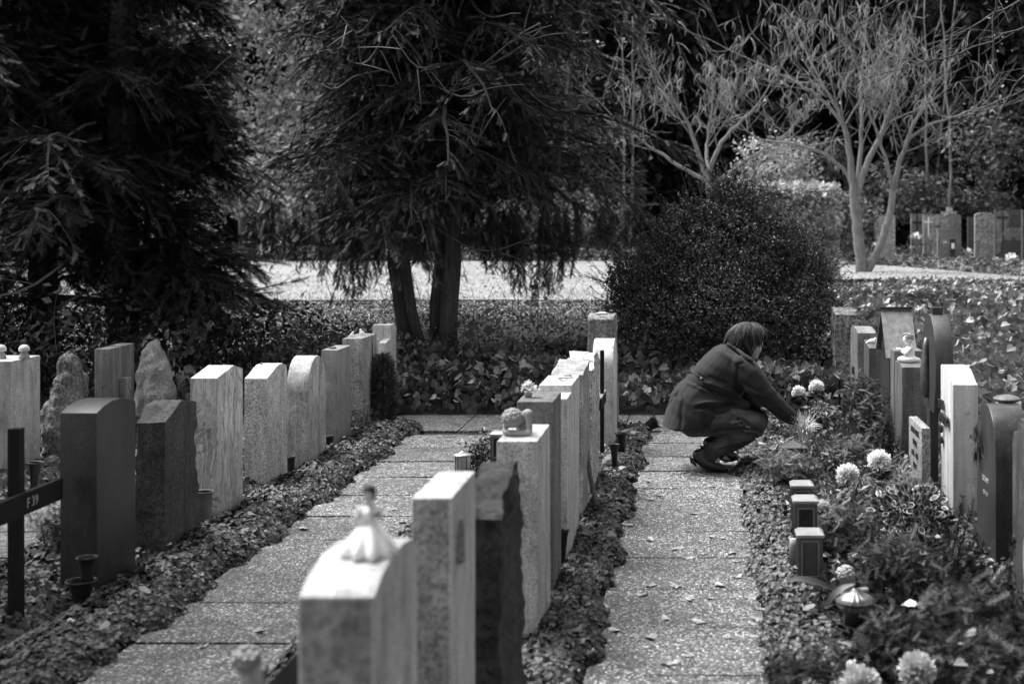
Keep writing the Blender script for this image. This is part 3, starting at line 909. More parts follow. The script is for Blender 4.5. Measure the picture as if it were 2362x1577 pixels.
fshrub(690, 480, 33.5, .9, .8, 2200, .11, M['forest_light'], 'pale leafy shrub behind the far flower bowl', 109)
fshrub(820, 500, 34, 1.0, .8, 2000, .12, M['round_leaf'], 'grey shrub seen between the yew trunks and twigs at left', 110)
fshrub(1180, 520, 34, 1.3, .55, 2600, .11, M['round_leaf'], 'grey shrub seen just right of the thick yew trunk', 111)
fshrub(1350, 510, 34, 1.1, .6, 2200, .11, M['hedge_leaf'], 'pale shrub left of the round bush beyond the lawn', 112)
fshrub(120, 560, 33, 1.6, .9, 1800, .13, M['forest'], 'dim shrub beyond the lawn behind the black conifer', 113)
fshrub(380, 540, 33, 1.3, .8, 2000, .12, M['forest_light'], 'pale shrub beyond the lawn right of the black conifer trunks', 114)
# undergrowth strip at the lawn's far edge
def undergrowth():
    b = MB(); g = np.random.default_rng(9); n = 9000
    X = g.uniform(-26, 12, n); yf = 32.0 - 4.5 * sm((X - 4.2) / 3.5)
    Y = yf + g.uniform(-.15, 3.5, n)
    nrm = g.normal(0, .5, (n, 3)) + np.array([0, -.7, .8])
    b.place(LEAF[0], LEAF[1], np.c_[X, Y, gz(X, Y) + g.uniform(.0, .32, n)], basis(np.cross(nrm, rdir(n, g=g)), nrm), g.uniform(.05, .15, n))
    tag(b.build('undergrowth', M['round_leaf']), label='low planting along the far edge of the lawn', kind='stuff')
undergrowth()

def far_border():
    b = MB(); g = np.random.default_rng(19); n = 16000
    X = g.uniform(3.3, 8.5, n); yf = np.interp(X, [3.3, 4.0, 4.8, 5.4, 8], [30.5, 28.6, 25.6, 23.6, 21.5]); Y = yf + g.uniform(0, 1, n) ** 1.3 * 7
    top = .06 + .15 * sm((Y - yf) / 1.6)
    nrm = g.normal(0, .5, (n, 3)) + np.array([0, -.6, .8])
    b.place(LEAF[0], LEAF[1], np.c_[X, Y, gz(X, Y) + top * g.uniform(0, 1, n) ** .6 * (.7 + .3 * np.sin(X * 5 + Y * 2))], basis(np.cross(nrm, rdir(n, g=g)), nrm), g.uniform(.05, .13, n))
    tag(b.build('border_planting', M['border']), label='low border planting in front of the distant graves', kind='stuff')
far_border()
# dark leafy shrubs low at the left and a few stray large-leaved plants
cloud_shrub('shrub', 'dark broad-leaved shrub behind the jagged stones at the left', 'shrub', (-5.0, 11.9, .5), (1.1, .5, .45), 2600, .07, M['box_leaf'], LEAF, 201)
cloud_shrub('shrub', 'dark broad-leaved shrub behind the box-shaped stone', 'shrub', (-3.75, 12.4, .45), (.8, .5, .4), 2200, .06, M['box_leaf'], LEAF, 202)
cloud_shrub('shrub', 'dark shrub at the extreme left under the black conifer', 'shrub', (-6.2, 12.2, .6), (.9, .5, .5), 2000, .07, M['box_leaf'], LEAF, 203)
def sprig(px, py, Y, n, size, h, label, seed, mat=None):
    g = np.random.default_rng(seed); p = np.array(P(px, py, Y))
    t = empty('young_shoot', (p[0], p[1], p[2] - h), label, 'shoot')
    s = MB(); s.tube(smooth_line([p - [0, 0, h], p - [.03, 0, h * .4], p + [.02, 0, 0]], 6), np.linspace(.005, .002, 6), 4); s.build('stem', M['bark'], t)
    b = MB(); w = np.linspace(.35, 1, n)
    pos = p - [0, 0, 1] * (h * (1 - w))[:, None]
    d = rdir(n, -.5, .4, g); nrm = np.tile([0, -1.0, .5], (n, 1)) + g.normal(0, .4, (n, 3))
    b.place(LEAF[0] * [1, 1.3, 1], LEAF[1], pos + d * .03, basis(d, nrm), size * g.uniform(.7, 1.2, n)); b.build('leaves', mat or M['round_leaf'], t)
sprig(130, 660, 11.0, 6, .10, .5, 'pale broad leaves on a shoot in front of the black conifer', 301)
sprig(415, 815, 11.6, 7, .10, .45, 'broad-leaved shoot right of the pointed rough stone', 302)
sprig(480, 745, 13.2, 9, .09, .35, 'light-leaved shoot among the bank shrubs', 303, M['ivy_big'])
sprig(1245, 610, 12.9, 9, .07, .9, 'thin shoot with pale leaves in front of the yew twigs', 304)
sprig(1105, 725, 13.1, 7, .13, .3, 'broad-leaved plant at the foot of the thick yew trunk', 305)

# columnar dwarf conifer in the left row
def column_conifer(x, y, h, r, label, seed, n=2600):
    g = np.random.default_rng(seed); t = empty('dwarf_conifer', (x, y, 0), label, 'conifer')
    s = MB(); s.tube([(x, y, 0), (x, y, h * .8)], [.02, .006], 6); s.build('trunk', M['bark'], t)
    z = g.uniform(.03, h, n); a = g.uniform(0, 6.28, n)
    f = z / h; rr = r * np.sin(np.clip(f * .85 + .15, 0, 1) * math.pi) ** .6 * g.uniform(.5, 1, n) ** .5
    d = np.c_[np.cos(a) * .5, np.sin(a) * .5, np.full(n, .5)] + g.normal(0, .3, (n, 3))
    b = MB(); b.place(SPRAY[0], SPRAY[1], np.c_[x + rr * np.cos(a), y + rr * np.sin(a), z], basis(d, None, g.uniform(0, 6, n)), g.uniform(.035, .075, n)); b.build('crown', M['border'], t)
column_conifer(-2.43, 10.95, .52, .085, 'narrow dwarf conifer between the last two left-row stones', 401)
cloud_shrub('heather', 'small dark heather at the foot of the stone with the doves', 'heather', (-2.5, 10.35, .12), (.16, .12, .13), 700, .03, M['yew'], SPRAY, 402, stems=4)

# right tree known by its twigs; left and rear ones added unseen for shade
def near_tree(x, y, crown, label, seed, n, hang=()):  # crowns widened and thickened to darken the foreground
    g = np.random.default_rng(seed); t = empty('overhanging_shade_tree', (x, y, 0), label, 'tree'); c = np.array(crown[0]); rad = np.array(crown[1])
    tb = MB(); tb.tube(smooth_line([(x, y, -.05), (x * .95, y, 1.8), ((x + c[0]) / 2, (y + c[1]) / 2, 3.2), tuple(c)], 14), np.linspace(.17, .06, 14), 10)
    for k in range(16):
        e = c + rdir(1, -.5, .9, g)[0] * rad * .9; tb.tube(smooth_line([(x * .95 + (c[0] - x) * .4, y + (c[1] - y) * .4, 2.9), (c + e) / 2 + [0, 0, .2], e], 8), np.linspace(.05, .006, 8), 5, False)
    tw = []
    for pts in hang:
        pl = smooth_line([tuple(P(*p_)) for p_ in pts], 14); pl[1:] += g.normal(0, .006, (13, 3)); tb.tube(pl, np.linspace(.007, .0015, 14), 5, False)
        for q_ in range(9):
            k = g.integers(2, 13); d = (pl[k] - pl[k - 1]); d /= np.linalg.norm(d); d = d + g.normal(0, .6, 3); d /= np.linalg.norm(d)
            tb.tube([pl[k], pl[k] + d * .08, pl[k] + d * g.uniform(.14, .3) + [0, 0, -.02]], [.0022, .0016, .001], 4, False)
    tb.build('trunk', M['bark'], t, smooth=True)
    d = rdir(n, g=g); pos = c + d * rad * (g.uniform(0, 1, (n, 1)) ** .45); nrm = g.normal(0, .5, (n, 3)) + [0, 0, 1]
    b = MB(); b.place(LEAF[0], LEAF[1], pos, basis(np.cross(nrm, rdir(n, g=g)), nrm), g.uniform(.12, .22, n)); b.build('crown', M['yew'], t)
near_tree(4.6, 4.5, ((2.9, 4.3, 4.4), (2.3, 2.9, 1.3)), 'tree standing just outside the right edge, dark bare twigs hanging into the corner', 701, 26000,
    [[(2420, -40, 7.5), (2250, 60, 7.4), (2080, 150, 7.3)], [(2420, 40, 7.3), (2200, 130, 7.2), (1950, 190, 7.2)], [(2300, -60, 7.0), (2290, 120, 7.0), (2310, 280, 7.0)], [(2420, 110, 6.8), (2340, 200, 6.8), (2270, 330, 6.8)], [(2150, -60, 7.6), (1980, 60, 7.6), (1860, 180, 7.5)]])
near_tree(-6.6, 5.0, ((-5.6, 5.2, 4.4), (2.4, 3.4, 1.3)), 'added unseen tree beyond the left edge, crown shading the near left stones', 702, 30000)
near_tree(-1.2, -3.5, ((0, -1.2, 5.2), (5.5, 3.8, 1.5)), 'added unseen tree behind the viewpoint, its crown shading the nearest stones', 703, 20000)

# ------------------------------------------------------------ headstones
def resample(poly, step):
    out = []
    n = len(poly)
    for i in range(n):
        a = np.array(poly[i], float); b = np.array(poly[(i + 1) % n], float)
        k = max(1, int(np.linalg.norm(b - a) / step))
        for j in range(k): out.append(a + (b - a) * j / k)
    return out
def headstone(label, x0, x1, prof, mat, rough=0., bevel=.006, name='headstone', cat='headstone', parent=None, seed=0, taper=0., sub=None, rfaces=None, hole=None):
    """prof: (Y,z) outline from near bottom up and over to far bottom; extruded from x0 to x1"""
    bm = bmesh.new()
    prof = [(y, z) for y, z in prof]
    if rough: prof = [tuple(v) for v in resample(prof, .035)]
    yc = sum(p_[0] for p_ in prof) / len(prof); org = Vector(((x0 + x1) / 2, yc, 0))
    vs_ = [bm.verts.new((x0 - org.x, y - org.y, z)) for y, z in prof]
    f = bm.faces.new(vs_)
    r = bmesh.ops.extrude_face_region(bm, geom=[f])
    for v in r['geom']:
        if isinstance(v, bmesh.types.BMVert): v.co.x += (x1 - x0)
    bmesh.ops.recalc_face_normals(bm, faces=bm.faces[:])
    if rough:
        bmesh.ops.triangulate(bm, faces=[f_ for f_ in bm.faces if len(f_.verts) > 4])
        for _ in range(3):
            es = [e for e in bm.edges if e.calc_length() > .03]
            if not es: break
            bmesh.ops.subdivide_edges(bm, edges=es, cuts=1, use_grid_fill=True)
            bmesh.ops.triangulate(bm, faces=[f_ for f_ in bm.faces if len(f_.verts) > 4])
        bm.normal_update()
        for v in bm.verts:
            k = 1.0
            nx = v.normal
            if rfaces == 'ends' and abs(nx.x) > .8: k = .12     # front and back stay smooth
            p_ = v.co * 7 + Vector((seed * 3.1, seed, 0))
            dn = mnoise.fractal(p_, 1.0, 2.1, 5) + .6 * (abs(mnoise.noise(v.co * 17 + Vector((seed, 0, 0)))) - .25)
            if v.co.z > .02: v.co += nx * dn * rough * k
    elif bevel:
        bmesh.ops.bevel(bm, geom=[e for e in bm.edges if e.calc_face_angle(0) > .5], offset=bevel, segments=2, profile=.6, affect='EDGES')
    if taper:
        for v in bm.verts:
            v.co.x *= 1 + taper * (1 - v.co.z); v.co.y *= 1 + taper * .3 * (1 - v.co.z)
    me = bpy.data.meshes.new(name); bm.to_mesh(me); bm.free()
    o = link_mesh(name, me, mat, smooth=True)
    me.set_sharp_from_angle(angle=R(32 if not rough else 50))
    o.location = org
    if parent is not None:
        o.parent = parent; o.location = org - parent.location
    elif label: tag(o, label, cat)
    return o
def rect(y0, y1, z): return [(y0, -.05), (y0, z), (y1, z), (y1, -.05)]
def arc(y0, y1, z0, z1, n=12, half=False):
    """outline whose top is an arc rising from z0 at both shoulders to z1"""
    pts = [(y0, -.05)]
    for i in range(n + 1):
        a = math.pi * i / n
        pts.append(((y0 + y1) / 2 - math.cos(a) * (y1 - y0) / 2, z0 + math.sin(a) * (z1 - z0)))
    pts.append((y1, -.05)); return pts

def text(parent, body, size, loc, face, mat, ext=.002, sx=1.0, align='CENTER', bold=0.0):
    cu = bpy.data.curves.new('inscription', 'FONT'); cu.body = body; cu.size = size; cu.extrude = ext; cu.align_x = align; cu.offset = bold
    cu.resolution_u = 2
    ob = bpy.data.objects.new('t', cu); COL.objects.link(ob)
    dg = bpy.context.evaluated_depsgraph_get()
    me = bpy.data.meshes.new_from_object(ob.evaluated_get(dg))
    bpy.data.objects.remove(ob); bpy.data.curves.remove(cu)
    me.materials.clear()
    o = link_mesh('inscription', me, mat, parent)
    X, Y, Z = {'R': ((0, 1, 0), (0, 0, 1), (1, 0, 0)), 'L': ((0, -1, 0), (0, 0, 1), (-1, 0, 0)), 'N': ((1, 0, 0), (0, 0, 1), (0, -1, 0))}[face]
    Mx = Matrix((X, Y, Z)).transposed()
    o.rotation_euler = Mx.to_euler(); o.scale = (sx, 1, 1)
    o.location = Vector(loc) - parent.location
    return o

# --- left row (faces the left path), nearest first
XB = -2.51
B1 = headstone('dark polished stone with gently arched top, nearest in the left row', XB - .155, XB, [(5.93, -.05), (5.93, .788), (6.0, .808), (6.08, .82), (6.18, .82), (6.27, .805), (6.34, .785), (6.34, -.05)],
    stone_mat('dark_gneiss', .03, .3, 90, .35, .35, 0, .45, .1))
B2 = headstone('dark stone with rough ends and crumbling slanted top, second in the left row', XB - .135, XB, [(6.68, -.05), (6.68, .64), (6.78, .67), (6.9, .72), (6.98, .71), (7.1, .685), (7.12, -.05)],
    stone_mat('rough_basalt', .06, .5, 60, .5, .3, 0, .85, .6, 40, .4), rough=.016, rfaces='ends', seed=2)
B3 = headstone('veined pale marble stone with sloping gable top in the left row', XB - .142, XB, [(7.41, -.05), (7.41, .766), (7.68, .807), (7.83, .774), (7.83, -.05)],
    stone_mat('veined_marble', .56, .1, 120, .2, .1, .62, .6, .1, dirt=.1))
B4 = headstone('speckled pale stone with wavy sloping top, right of the veined marble one', XB - .134, XB, [(8.27, -.05), (8.27, .668), (8.36, .69), (8.44, .714), (8.5, .726), (8.58, .726), (8.64, .712), (8.67, .69), (8.68, -.05)],
    stone_mat('speckled_granite', .5, .45, 110, .2, .1))
XB5 = -2.46
B5 = headstone('pale stone with full round-arched top in the left row', XB5 - .138, XB5, arc(8.95, 9.39, .50, .715, 16), stone_mat('banded_sandstone', .48, .25, 120, .3, .2, .35, .7, .15))
B6 = headstone('flat-topped darker grey stone with a pebble on it in the left row', XB - .115, XB, rect(9.88, 10.27, .684), stone_mat('grey_sandstone', .26, .15, 150, .2, .12))
B7 = headstone('flat-topped granite stone with a thin groove and two white doves on top', XB - .149, XB, rect(10.6, 11.08, .703), stone_mat('coarse_granite', .36, .55, 130, .25, .35))
b = MB(); b.box((XB + .0015, 10.93, .45), (.004, .012, .36)); b.build('groove', M['letter'], B7)
B8 = headstone('last pale stone of the left row, stepped with a tall back slab', XB - .06, XB + .0, [(11.4, -.05), (11.4, .6), (11.58, .62), (11.58, .728), (11.74, .733), (11.8, .70), (11.8, -.05)], stone_mat('pale_granite', .55, .3, 120, .15, .1))
b = MB(); b.box((XB - .105, 11.68, .34), (.088, .2, .775)); b.build('slab', B8.data.materials[0], B8)
b = MB()
b.add([(XB + .002, 11.44, .18), (XB + .002, 11.56, .18), (XB + .002, 11.56, .30), (XB + .002, 11.53, .36), (XB + .002, 11.5, .38), (XB + .002, 11.47, .36), (XB + .002, 11.44, .30)], [[[0, 1, 2, 3, 4, 5, 6]]]); b.build('niche', M['letter'], B8)  # flat dark panel, the shade of a recess put into its colour

# --- far left row
XA = -4.2
A1 = headstone('big pale granite block at the left edge carrying mushroom ornaments', XA - .62, XA, rect(8.68, 9.07, .726), stone_mat('fine_granite', .42, .3, 170, .15, .05))
text(A1, 'HN', .035, (PX(6, 8.67), 8.679, PZ(1105, 8.67)), 'N', M['letter'], .001)
text(A1, '39', .022, (PX(5, 8.67), 8.679, PZ(1113, 8.67)), 'N', M['letter'], .001)
def rock(label, c, rad, mat, seed, name='rough_headstone', cat='headstone', rough=.03, pow_=2.6, res=40):
    """roughly hewn standing rock: superellipsoid displaced by noise"""
    bm = bmesh.new(); bmesh.ops.create_icosphere(bm, subdivisions=5, radius=1)
    for v in bm.verts:
        d = v.co.normalized()
        s = (abs(d.x) ** pow_ + abs(d.y) ** pow_ + abs(d.z) ** pow_) ** (-1 / pow_)
        p_ = Vector((d.x * rad[0], d.y * rad[1], d.z * rad[2])) * s
        if p_.z > 0:
            k = 1 - .45 * (p_.z / rad[2]) ** 1.6; p_.x *= k; p_.y *= k
        q_ = p_ * 6 + Vector((seed, seed * 2, 0))
        n_ = mnoise.fractal(q_, 1.0, 2.0, 5) + .8 * (abs(mnoise.noise(p_ * 13)) - .2)
        v.co = p_ + d * n_ * rough
    me = bpy.data.meshes.new(name); bm.to_mesh(me); bm.free()
    o = link_mesh(name, me, mat); o.location = c
    return tag(o, label, cat)
rmat = stone_mat('rough_schist', .17, .5, 50, .5, .3, 0, .9, .8, 35)
rock('tall jagged dark rock standing behind a shorter one at the left', (PX(160, 9.75), 9.75, .3), (.10, .16, .40), rmat, 3)
rock('shorter jagged dark rock in front of the tall one at the left', (PX(132, 9.35), 9.35, .2), (.075, .14, .32), rmat, 5)
A3 = headstone('box-shaped striped grey stone with a vertical slot, in the far left row', XA - .11, XA, [(10.14, -.05), (10.14, .668), (10.36, .668), (10.36, .30), (10.385, .30), (10.385, .67), (10.58, .672), (10.58, -.05)],
    stone_mat('striped_slate', .20, .2, 120, .2, .5))
headstone(None, XA + .001, XA + .05, rect(10.30, 10.40, .44), stone_mat('little_pillar', .26, .5, 100), parent=A3, name='pillar')
rock('pale pointed rough-hewn stone beside the box-shaped one', (PX(354, 11.2), 11.2, .2), (.135, .17, .45), stone_mat('hewn_limestone', .36, .25, 80, .35, .15, 0, .9, .6, 40), 11, rough=.035)
# wooden cross F 39
def cross_F39():
    x, y = PX(37, 5.55), 5.55
    t = empty('grave_cross', (x, y, 0), 'black wooden cross marked F 39 at the left edge', 'cross')
    s = MB(); s.box((x, y, .365), (.045, .045, .83)); s.build('post', M['blackwood'], t)
    zc = PZ(1160, 5.55)
    s = MB(); s.box((x + .034, y, zc), (.022, .62, .085)); bm_ = s.build('crossbeam', M['blackwood'], t)
    tx = text(bm_, 'F 39', .055, (0, 0, 0), 'R', M['lightletter'], .001)
    tx.location = Vector((x + .0462, y + .04, zc - .018)) - t.location
cross_F39()

# --- middle row
XC = -.60
C1 = headstone('large pale stone with curved top, nearest in the middle row, carrying a white lady figurine', XC - .142, XC, [(2.63, -.05), (2.63, .90), (2.70, .925), (2.80, .94), (2.9, .94), (2.98, .93), (3.03, .90), (3.04, -.05)],
    stone_mat('front_sandstone', .42, .2, 120, .35, .1))
def stone_with_niche():
    x0, x1, y0, y1, z1 = XC - .098, XC, 3.45, 3.82, .922
    # face panel around an arched through-niche
    prof = rect(y0, y1, z1)
    o = headstone('pale stone with flat slanting top and small arched niche, second in the middle row', x0, x1, prof, stone_mat('niche_limestone', .46, .25, 120, .25, .2, dirt=.35))
    cut = bmesh.new()
    pts = []
    yc, zb, r, hh = 3.575, .735, .07, .025
    pts = [(yc - r, zb - .015), (yc + r, zb - .015)] + [(yc + r * math.cos(a), zb + hh + r * 1.2 * math.sin(a)) for a in np.linspace(0, math.pi, 9)]
    v1 = [cut.verts.new((x1 - .07, y, z)) for y, z in pts]; f = cut.faces.new(v1)
    r_ = bmesh.ops.extrude_face_region(cut, geom=[f])
    for v in r_['geom']:
        if isinstance(v, bmesh.types.BMVert): v.co.x += .12
    bmesh.ops.recalc_face_normals(cut, faces=cut.faces[:])
    me = bpy.data.meshes.new('cut'); cut.to_mesh(me); cut.free(); co = bpy.data.objects.new('cut', me); COL.objects.link(co)
    md = o.modifiers.new('b', 'BOOLEAN'); md.object = co; md.operation = 'DIFFERENCE'; md.solver = 'EXACT'
    bpy.context.view_layer.update()
    dg = bpy.context.evaluated_depsgraph_get(); nm = bpy.data.meshes.new_from_object(o.evaluated_get(dg))
    o.modifiers.clear(); o.data = nm
    bpy.data.objects.remove(co)
    return o
C2 = stone_with_niche()
def rough_end(o, mat):
    """roughly dressed near end of a stone, given a darker material"""
    o.data.materials.append(mat)
    for p_ in o.data.polygons:
        if p_.normal.y < -.9 and p_.area > .01: p_.material_index = len(o.data.materials) - 1
rough_end(C1, stone_mat('rough_dressed_end', .24, .3, 60, .4, .15, 0, .9, .6, 40, .4))
rough_end(C2, stone_mat('tooled_end', .27, .35, 90, .35, .1, 0, .9, .6, 60, .4))
C3 = headstone('black rough-broken stone, third in the middle row', XC - .055, XC + .035, [(4.05, -.05), (4.05, .74), (4.14, .80), (4.3, .84), (4.42, .845), (4.5, .80), (4.56, .62), (4.58, -.05)],
    stone_mat('black_basalt', .028, .6, 45, .6, .2, 0, .9, 1.0, 30, .3), rough=.032, seed=9)
C4 = headstone('tall pale stone with a sleeping cherub on top, in the middle row', XC - .15, XC, rect(5.28, 5.72, .772), stone_mat('weathered_sandstone', .47, .35, 130, .3, .3), taper=.05)
C5 = headstone('brownish flat-topped stone with a little flower pot on top, in the middle row', XC - .15, XC - .0, rect(5.86, 6.2, .845), stone_mat('brown_sandstone', .17, .3, 70, .4, .5))
C6 = headstone('pale stepped stone, higher at the back, with withered leaves on top in the middle row', XC - .15, XC + .005, [(6.42, -.05), (6.42, .785), (6.66, .785), (6.66, .818), (7.08, .818), (7.08, -.05)], stone_mat('stepped_limestone', .5, .3, 110, .2, .15))
C7 = headstone('stained grey stone with chipped uneven top in the middle row', XC - .165, XC - .0, [(7.35, -.05), (7.35, .79), (7.5, .81), (7.65, .805), (7.82, .825), (7.82, -.05)], stone_mat('stained_limestone', .36, .3, 90, .5, .4, 0, .85, .4), rough=.006, seed=4)
C8 = headstone('pale stone with deeply pitted rough end in the middle row', XC - .15, XC + .0, [(7.98, -.05), (7.98, .74), (8.1, .80), (8.3, .815), (8.44, .80), (8.5, .74), (8.52, -.05)], stone_mat('pitted_travertine', .48, .55, 45, .4, .1, 0, .9, 1.0, 30), rough=.02, seed=6, rfaces='ends')
C9 = headstone('bright pale stone with round-arched top behind a thin black cross', XC - .115, XC + .025, arc(9.55, 9.98, .60, .775, 14), stone_mat('white_limestone', .6, .2, 110, .3, .1))
C10 = headstone('tall grey stone with rough flanks and a pebble on top, last in the middle row', XC - .21, XC - .02, [(10.35, -.05), (10.37, .86), (10.4, .885), (10.7, .888), (10.76, .84), (10.86, -.05)], stone_mat('grey_flank_stone', .30, .4, 60, .4, .6, 0, .85, .6), rough=.008, seed=12, taper=.12)
# thin wooden cross before the arched stone
def thin_cross():
    y = 9.25; x = PX(1389, y)
    t = empty('grave_cross', (x, y, 0), 'thin black wooden cross seen edge-on before the bright arched stone', 'cross')
    s = MB(); s.box((x, y, .36), (.024, .05, .76)); s.build('post', M['blackwood'], t)
    zc = PZ(922, y); s = MB(); s.box((x - .003, y - .02, zc), (.03, .44, .075)); s.build('crossbeam', M['blackwood'], t)
    s = MB(); s.box((x - .003, y - .02, zc + .0405), (.032, .442, .006)); s.build('metal_strip', M['steel'], t)
thin_cross()

# --- right row
XD = 1.34
D0 = headstone('polished stone with leaf carving and a rounded step at the right edge', XD + .0, XD + .17, [(5.55, -.05), (5.55, .765), (5.95, .765), (5.98, .74), (5.99, .70), (6.05, .695), (6.08, .66), (6.08, -.05)], stone_mat('mottled_granite', .09, .5, 60, .5, .3, 0, .4, .1))
s = MB()
for (yy, zz, sy, sz) in [(5.83, .20, .035, .10), (5.83, .07, .02, .06)]:
    th = np.linspace(0, 2 * math.pi, 14)[:-1]
    s.add(np.c_[np.full(13, XD - .003), yy + sy * np.cos(th), zz + sz * np.sin(th)], [[list(range(13))]])
s.build('carved_leaf', M['plaster'], D0)
D1 = headstone('dark polished round-topped stone with a carved flower and worn writing, carrying a boulder', XD, XD + .155, arc(6.42, 6.86, .50, .735, 16), stone_mat('dark_polished_granite', .05, .3, 90, .3, .35, 0, .35, .05))
s = MB(); gq = np.random.default_rng(4)
for i in range(9):
    th = i * .7; p0 = np.array([XD - .012, 6.78, .52]); d = np.array([-.1, math.cos(th) * .6, math.sin(th)])
    s.place(LEAF[0], LEAF[1], p0[None] + gq.normal(0, .01, (1, 3)), basis(d[None], np.array([[-1., 0, 0]])), np.array([.11]))
s.build('carved_flower', M['iron'], D1)
text(D1, 'ROLAND', .034, (XD - .002, 6.64, .37), 'L', M['lightletter'], .001)
text(D1, '1953 - 2010', .024, (XD - .002, 6.64, .31), 'L', M['lightletter'], .001)
D2 = headstone('smooth pale stone with S-curved top and raised dark letters, in the right row', XD, XD + .133, [(7.5, -.05), (7.5, .722), (7.56, .735), (7.63, .762), (7.69, .783), (7.75, .79), (7.88, .79), (7.88, -.05)], stone_mat('smooth_limestone', .52, .08, 160, .12, .35, 0, .6, .05, dirt=.08))
for body, zz, yy, sz in [('EVA', .59, 7.78, .065), ('MEISTER', .52, 7.69, .065), ('19', .46, 7.79, .05), ('20', .40, 7.79, .05)]:
    text(D2, body, sz, (XD - .014, yy, zz - .03), 'L', M['letter'], .008, bold=.002)
# carved wooden marker
def wooden_marker():
    y = 8.35; x = 1.40
    t = empty('wooden_grave_marker', (x, y, 0), 'tall dark carved wooden marker with arched head, behind the pale S-curved stone', 'grave marker')
    pr = [(8.14, .48), (8.12, .56), (8.08, .66), (8.08, .78), (8.12, .90), (8.18, .98), (8.26, 1.03), (8.34, 1.04), (8.42, 1.03), (8.50, .98), (8.56, .90), (8.60, .78), (8.6, .66), (8.56, .56), (8.52, .48)]
    # side plank narrow, shaped
    hd = headstone(None, x - .055, x + .05, pr, M['darkwood'], parent=t, name='carved_head', bevel=.01)
    s = MB(); s.box((x - .03, 8.34, .22), (.05, .12, .54)); s.build('post', M['darkwood'], t)
    s = MB(); s.box((x - .005, 8.34, 1.055), (.06, .07, .045)); s.build('finial', M['darkwood'], t)
    s = MB(); s.tube(smooth_line([(x - .065, 8.34, .55), (x - .075, 8.33, .7), (x - .07, 8.34, .86), (x - .065, 8.34, .9)], 8), [.012, .03, .034, .03, .025, .022, .02, .012], 8)
    s.build('carved_figure', M['iron'], t, smooth=True)
    s = MB(); s.box((x + .065, 8.3, .52), (.03, .42, .05)); s.build('crosspiece', M['darkwood'], t)
wooden_marker()
def small_plaque():
    y = 8.0; x = PX(2125, y)
    t = empty('grave_plaque', (x, y, 0), 'small speckled stone plaque with worn inscription on a short post, right row', 'plaque')
    pr = [(7.86, .15), (7.86, .44), (8.34, .44), (8.34, .22), (8.26, .15), (8.14, .11), (8.0, .11), (7.92, .13)]
    pl = headstone(None, x - .02, x + .03, pr, stone_mat('plaque_granite', .26, .6, 110, .2, .1), parent=t, name='plaque_slab')
    for i, w in enumerate(['ANNA MARIA', 'WEBER', '1921 - 1998', 'RUHE']):
        tx = text(t, w, .05, (x - .0215, 8.1, .37 - i * .065), 'L', M['letter'], .001)
    s = MB(); s.box((x + .01, 8.05, .05), (.05, .06, .12)); s.build('post', M['blackwood'], t)
small_plaque()
D4 = headstone('dark stone with pale left face carrying a kneeling angel, right row', XD, XD + .178, [(9.38, -.05), (9.38, .617), (9.44, .63), (9.6, .632), (9.72, .63), (9.72, -.05)], stone_mat('dark_angel_stone', .13, .3, 110, .3, .35, 0, .6, .15))
D4b = headstone('slightly taller dark slab close behind the kneeling angel stone', XD + .0, XD + .2, rect(9.76, 9.96, .69), stone_mat('taller_slab_stone', .15, .3, 110, .3, .3, 0, .6, .15))
def roofed_marker():
    x0, x1 = XD - .0, XD + .225
    t = empty('roofed_grave_marker', ((x0 + x1) / 2, 10.45, 0), 'weathered wooden grave marker under a steep black-edged gable roof, right row', 'grave marker')
    s = MB()
    yr, zr = 10.47, .925
    for (ye, ze, nm) in ((10.17, .60, 'a'), (10.77, .615, 'b')):
        d = np.array([0, ye - yr, ze - zr]); n_ = np.array([0, -(ze - zr), ye - yr]); n_ /= np.linalg.norm(n_); n_ *= .012 * (1 if nm == 'b' else -1) * (-1)
        a = np.array([x0, yr, zr]); c = np.array([x1, yr, zr])
        v = [a, c, c + d, a + d]; v = v + [p_ + n_ for p_ in v]
        s.add(v, [[[0, 1, 2, 3], [7, 6, 5, 4], [0, 4, 5, 1], [2, 6, 7, 3], [1, 5, 6, 2], [0, 3, 7, 4]]])
    s.build('roof', plain('roof_board', .13, .7, .5, 5, .4, 20, streak=(6, 6, 1)), t)
    s = MB(); s.box(((x0 + x1) / 2, yr, zr + .012), (x1 - x0 + .01, .03, .018)); s.build('ridge_cap', M['black'], t)
    s = MB(); s.add([(x0 + .03, yr, zr - .02), (x0 + .03, 10.2, .62), (x0 + .03, 10.74, .63)], [[[0, 1, 2]]]); s.add([(x0 + .03, 10.72, .0), (x0 + .03, 10.72, .62), (x0 + .03, 10.22, .62), (x0 + .03, 10.22, .0)], [[[0, 1, 2, 3]]])
    s.box((x0 + .12, yr, .31), (.16, .46, .64))
    s.build('board', M['darkwood'], t)
roofed_marker()
D6 = headstone('dark stone with a light ribbed face under the small white bird, right row', 1.31, 1.31 + .13, [(10.95, -.05), (10.95, .60), (11.1, .625), (11.28, .638), (11.28, -.05)], stone_mat('ribbed_dark_stone', .12, .3, 90, .3, .5, 0, .6))
D7 = headstone('stone with round-shouldered top and dark lettering down its pale left face, right row', 1.27, 1.27 + .145, [(11.38, -.05), (11.38, .68), (11.44, .70), (11.6, .712), (11.8, .705), (11.9, .68), (11.9, -.05)], stone_mat('pale_faced_stone', .24, .35, 90, .3, .3), rough=.004, seed=5)
for body, zz in (('G', .33), ('S', .24), ('A', .15)): text(D7, body, .09, (1.258, 11.62, zz), 'L', M['letter'], .006, bold=.003)
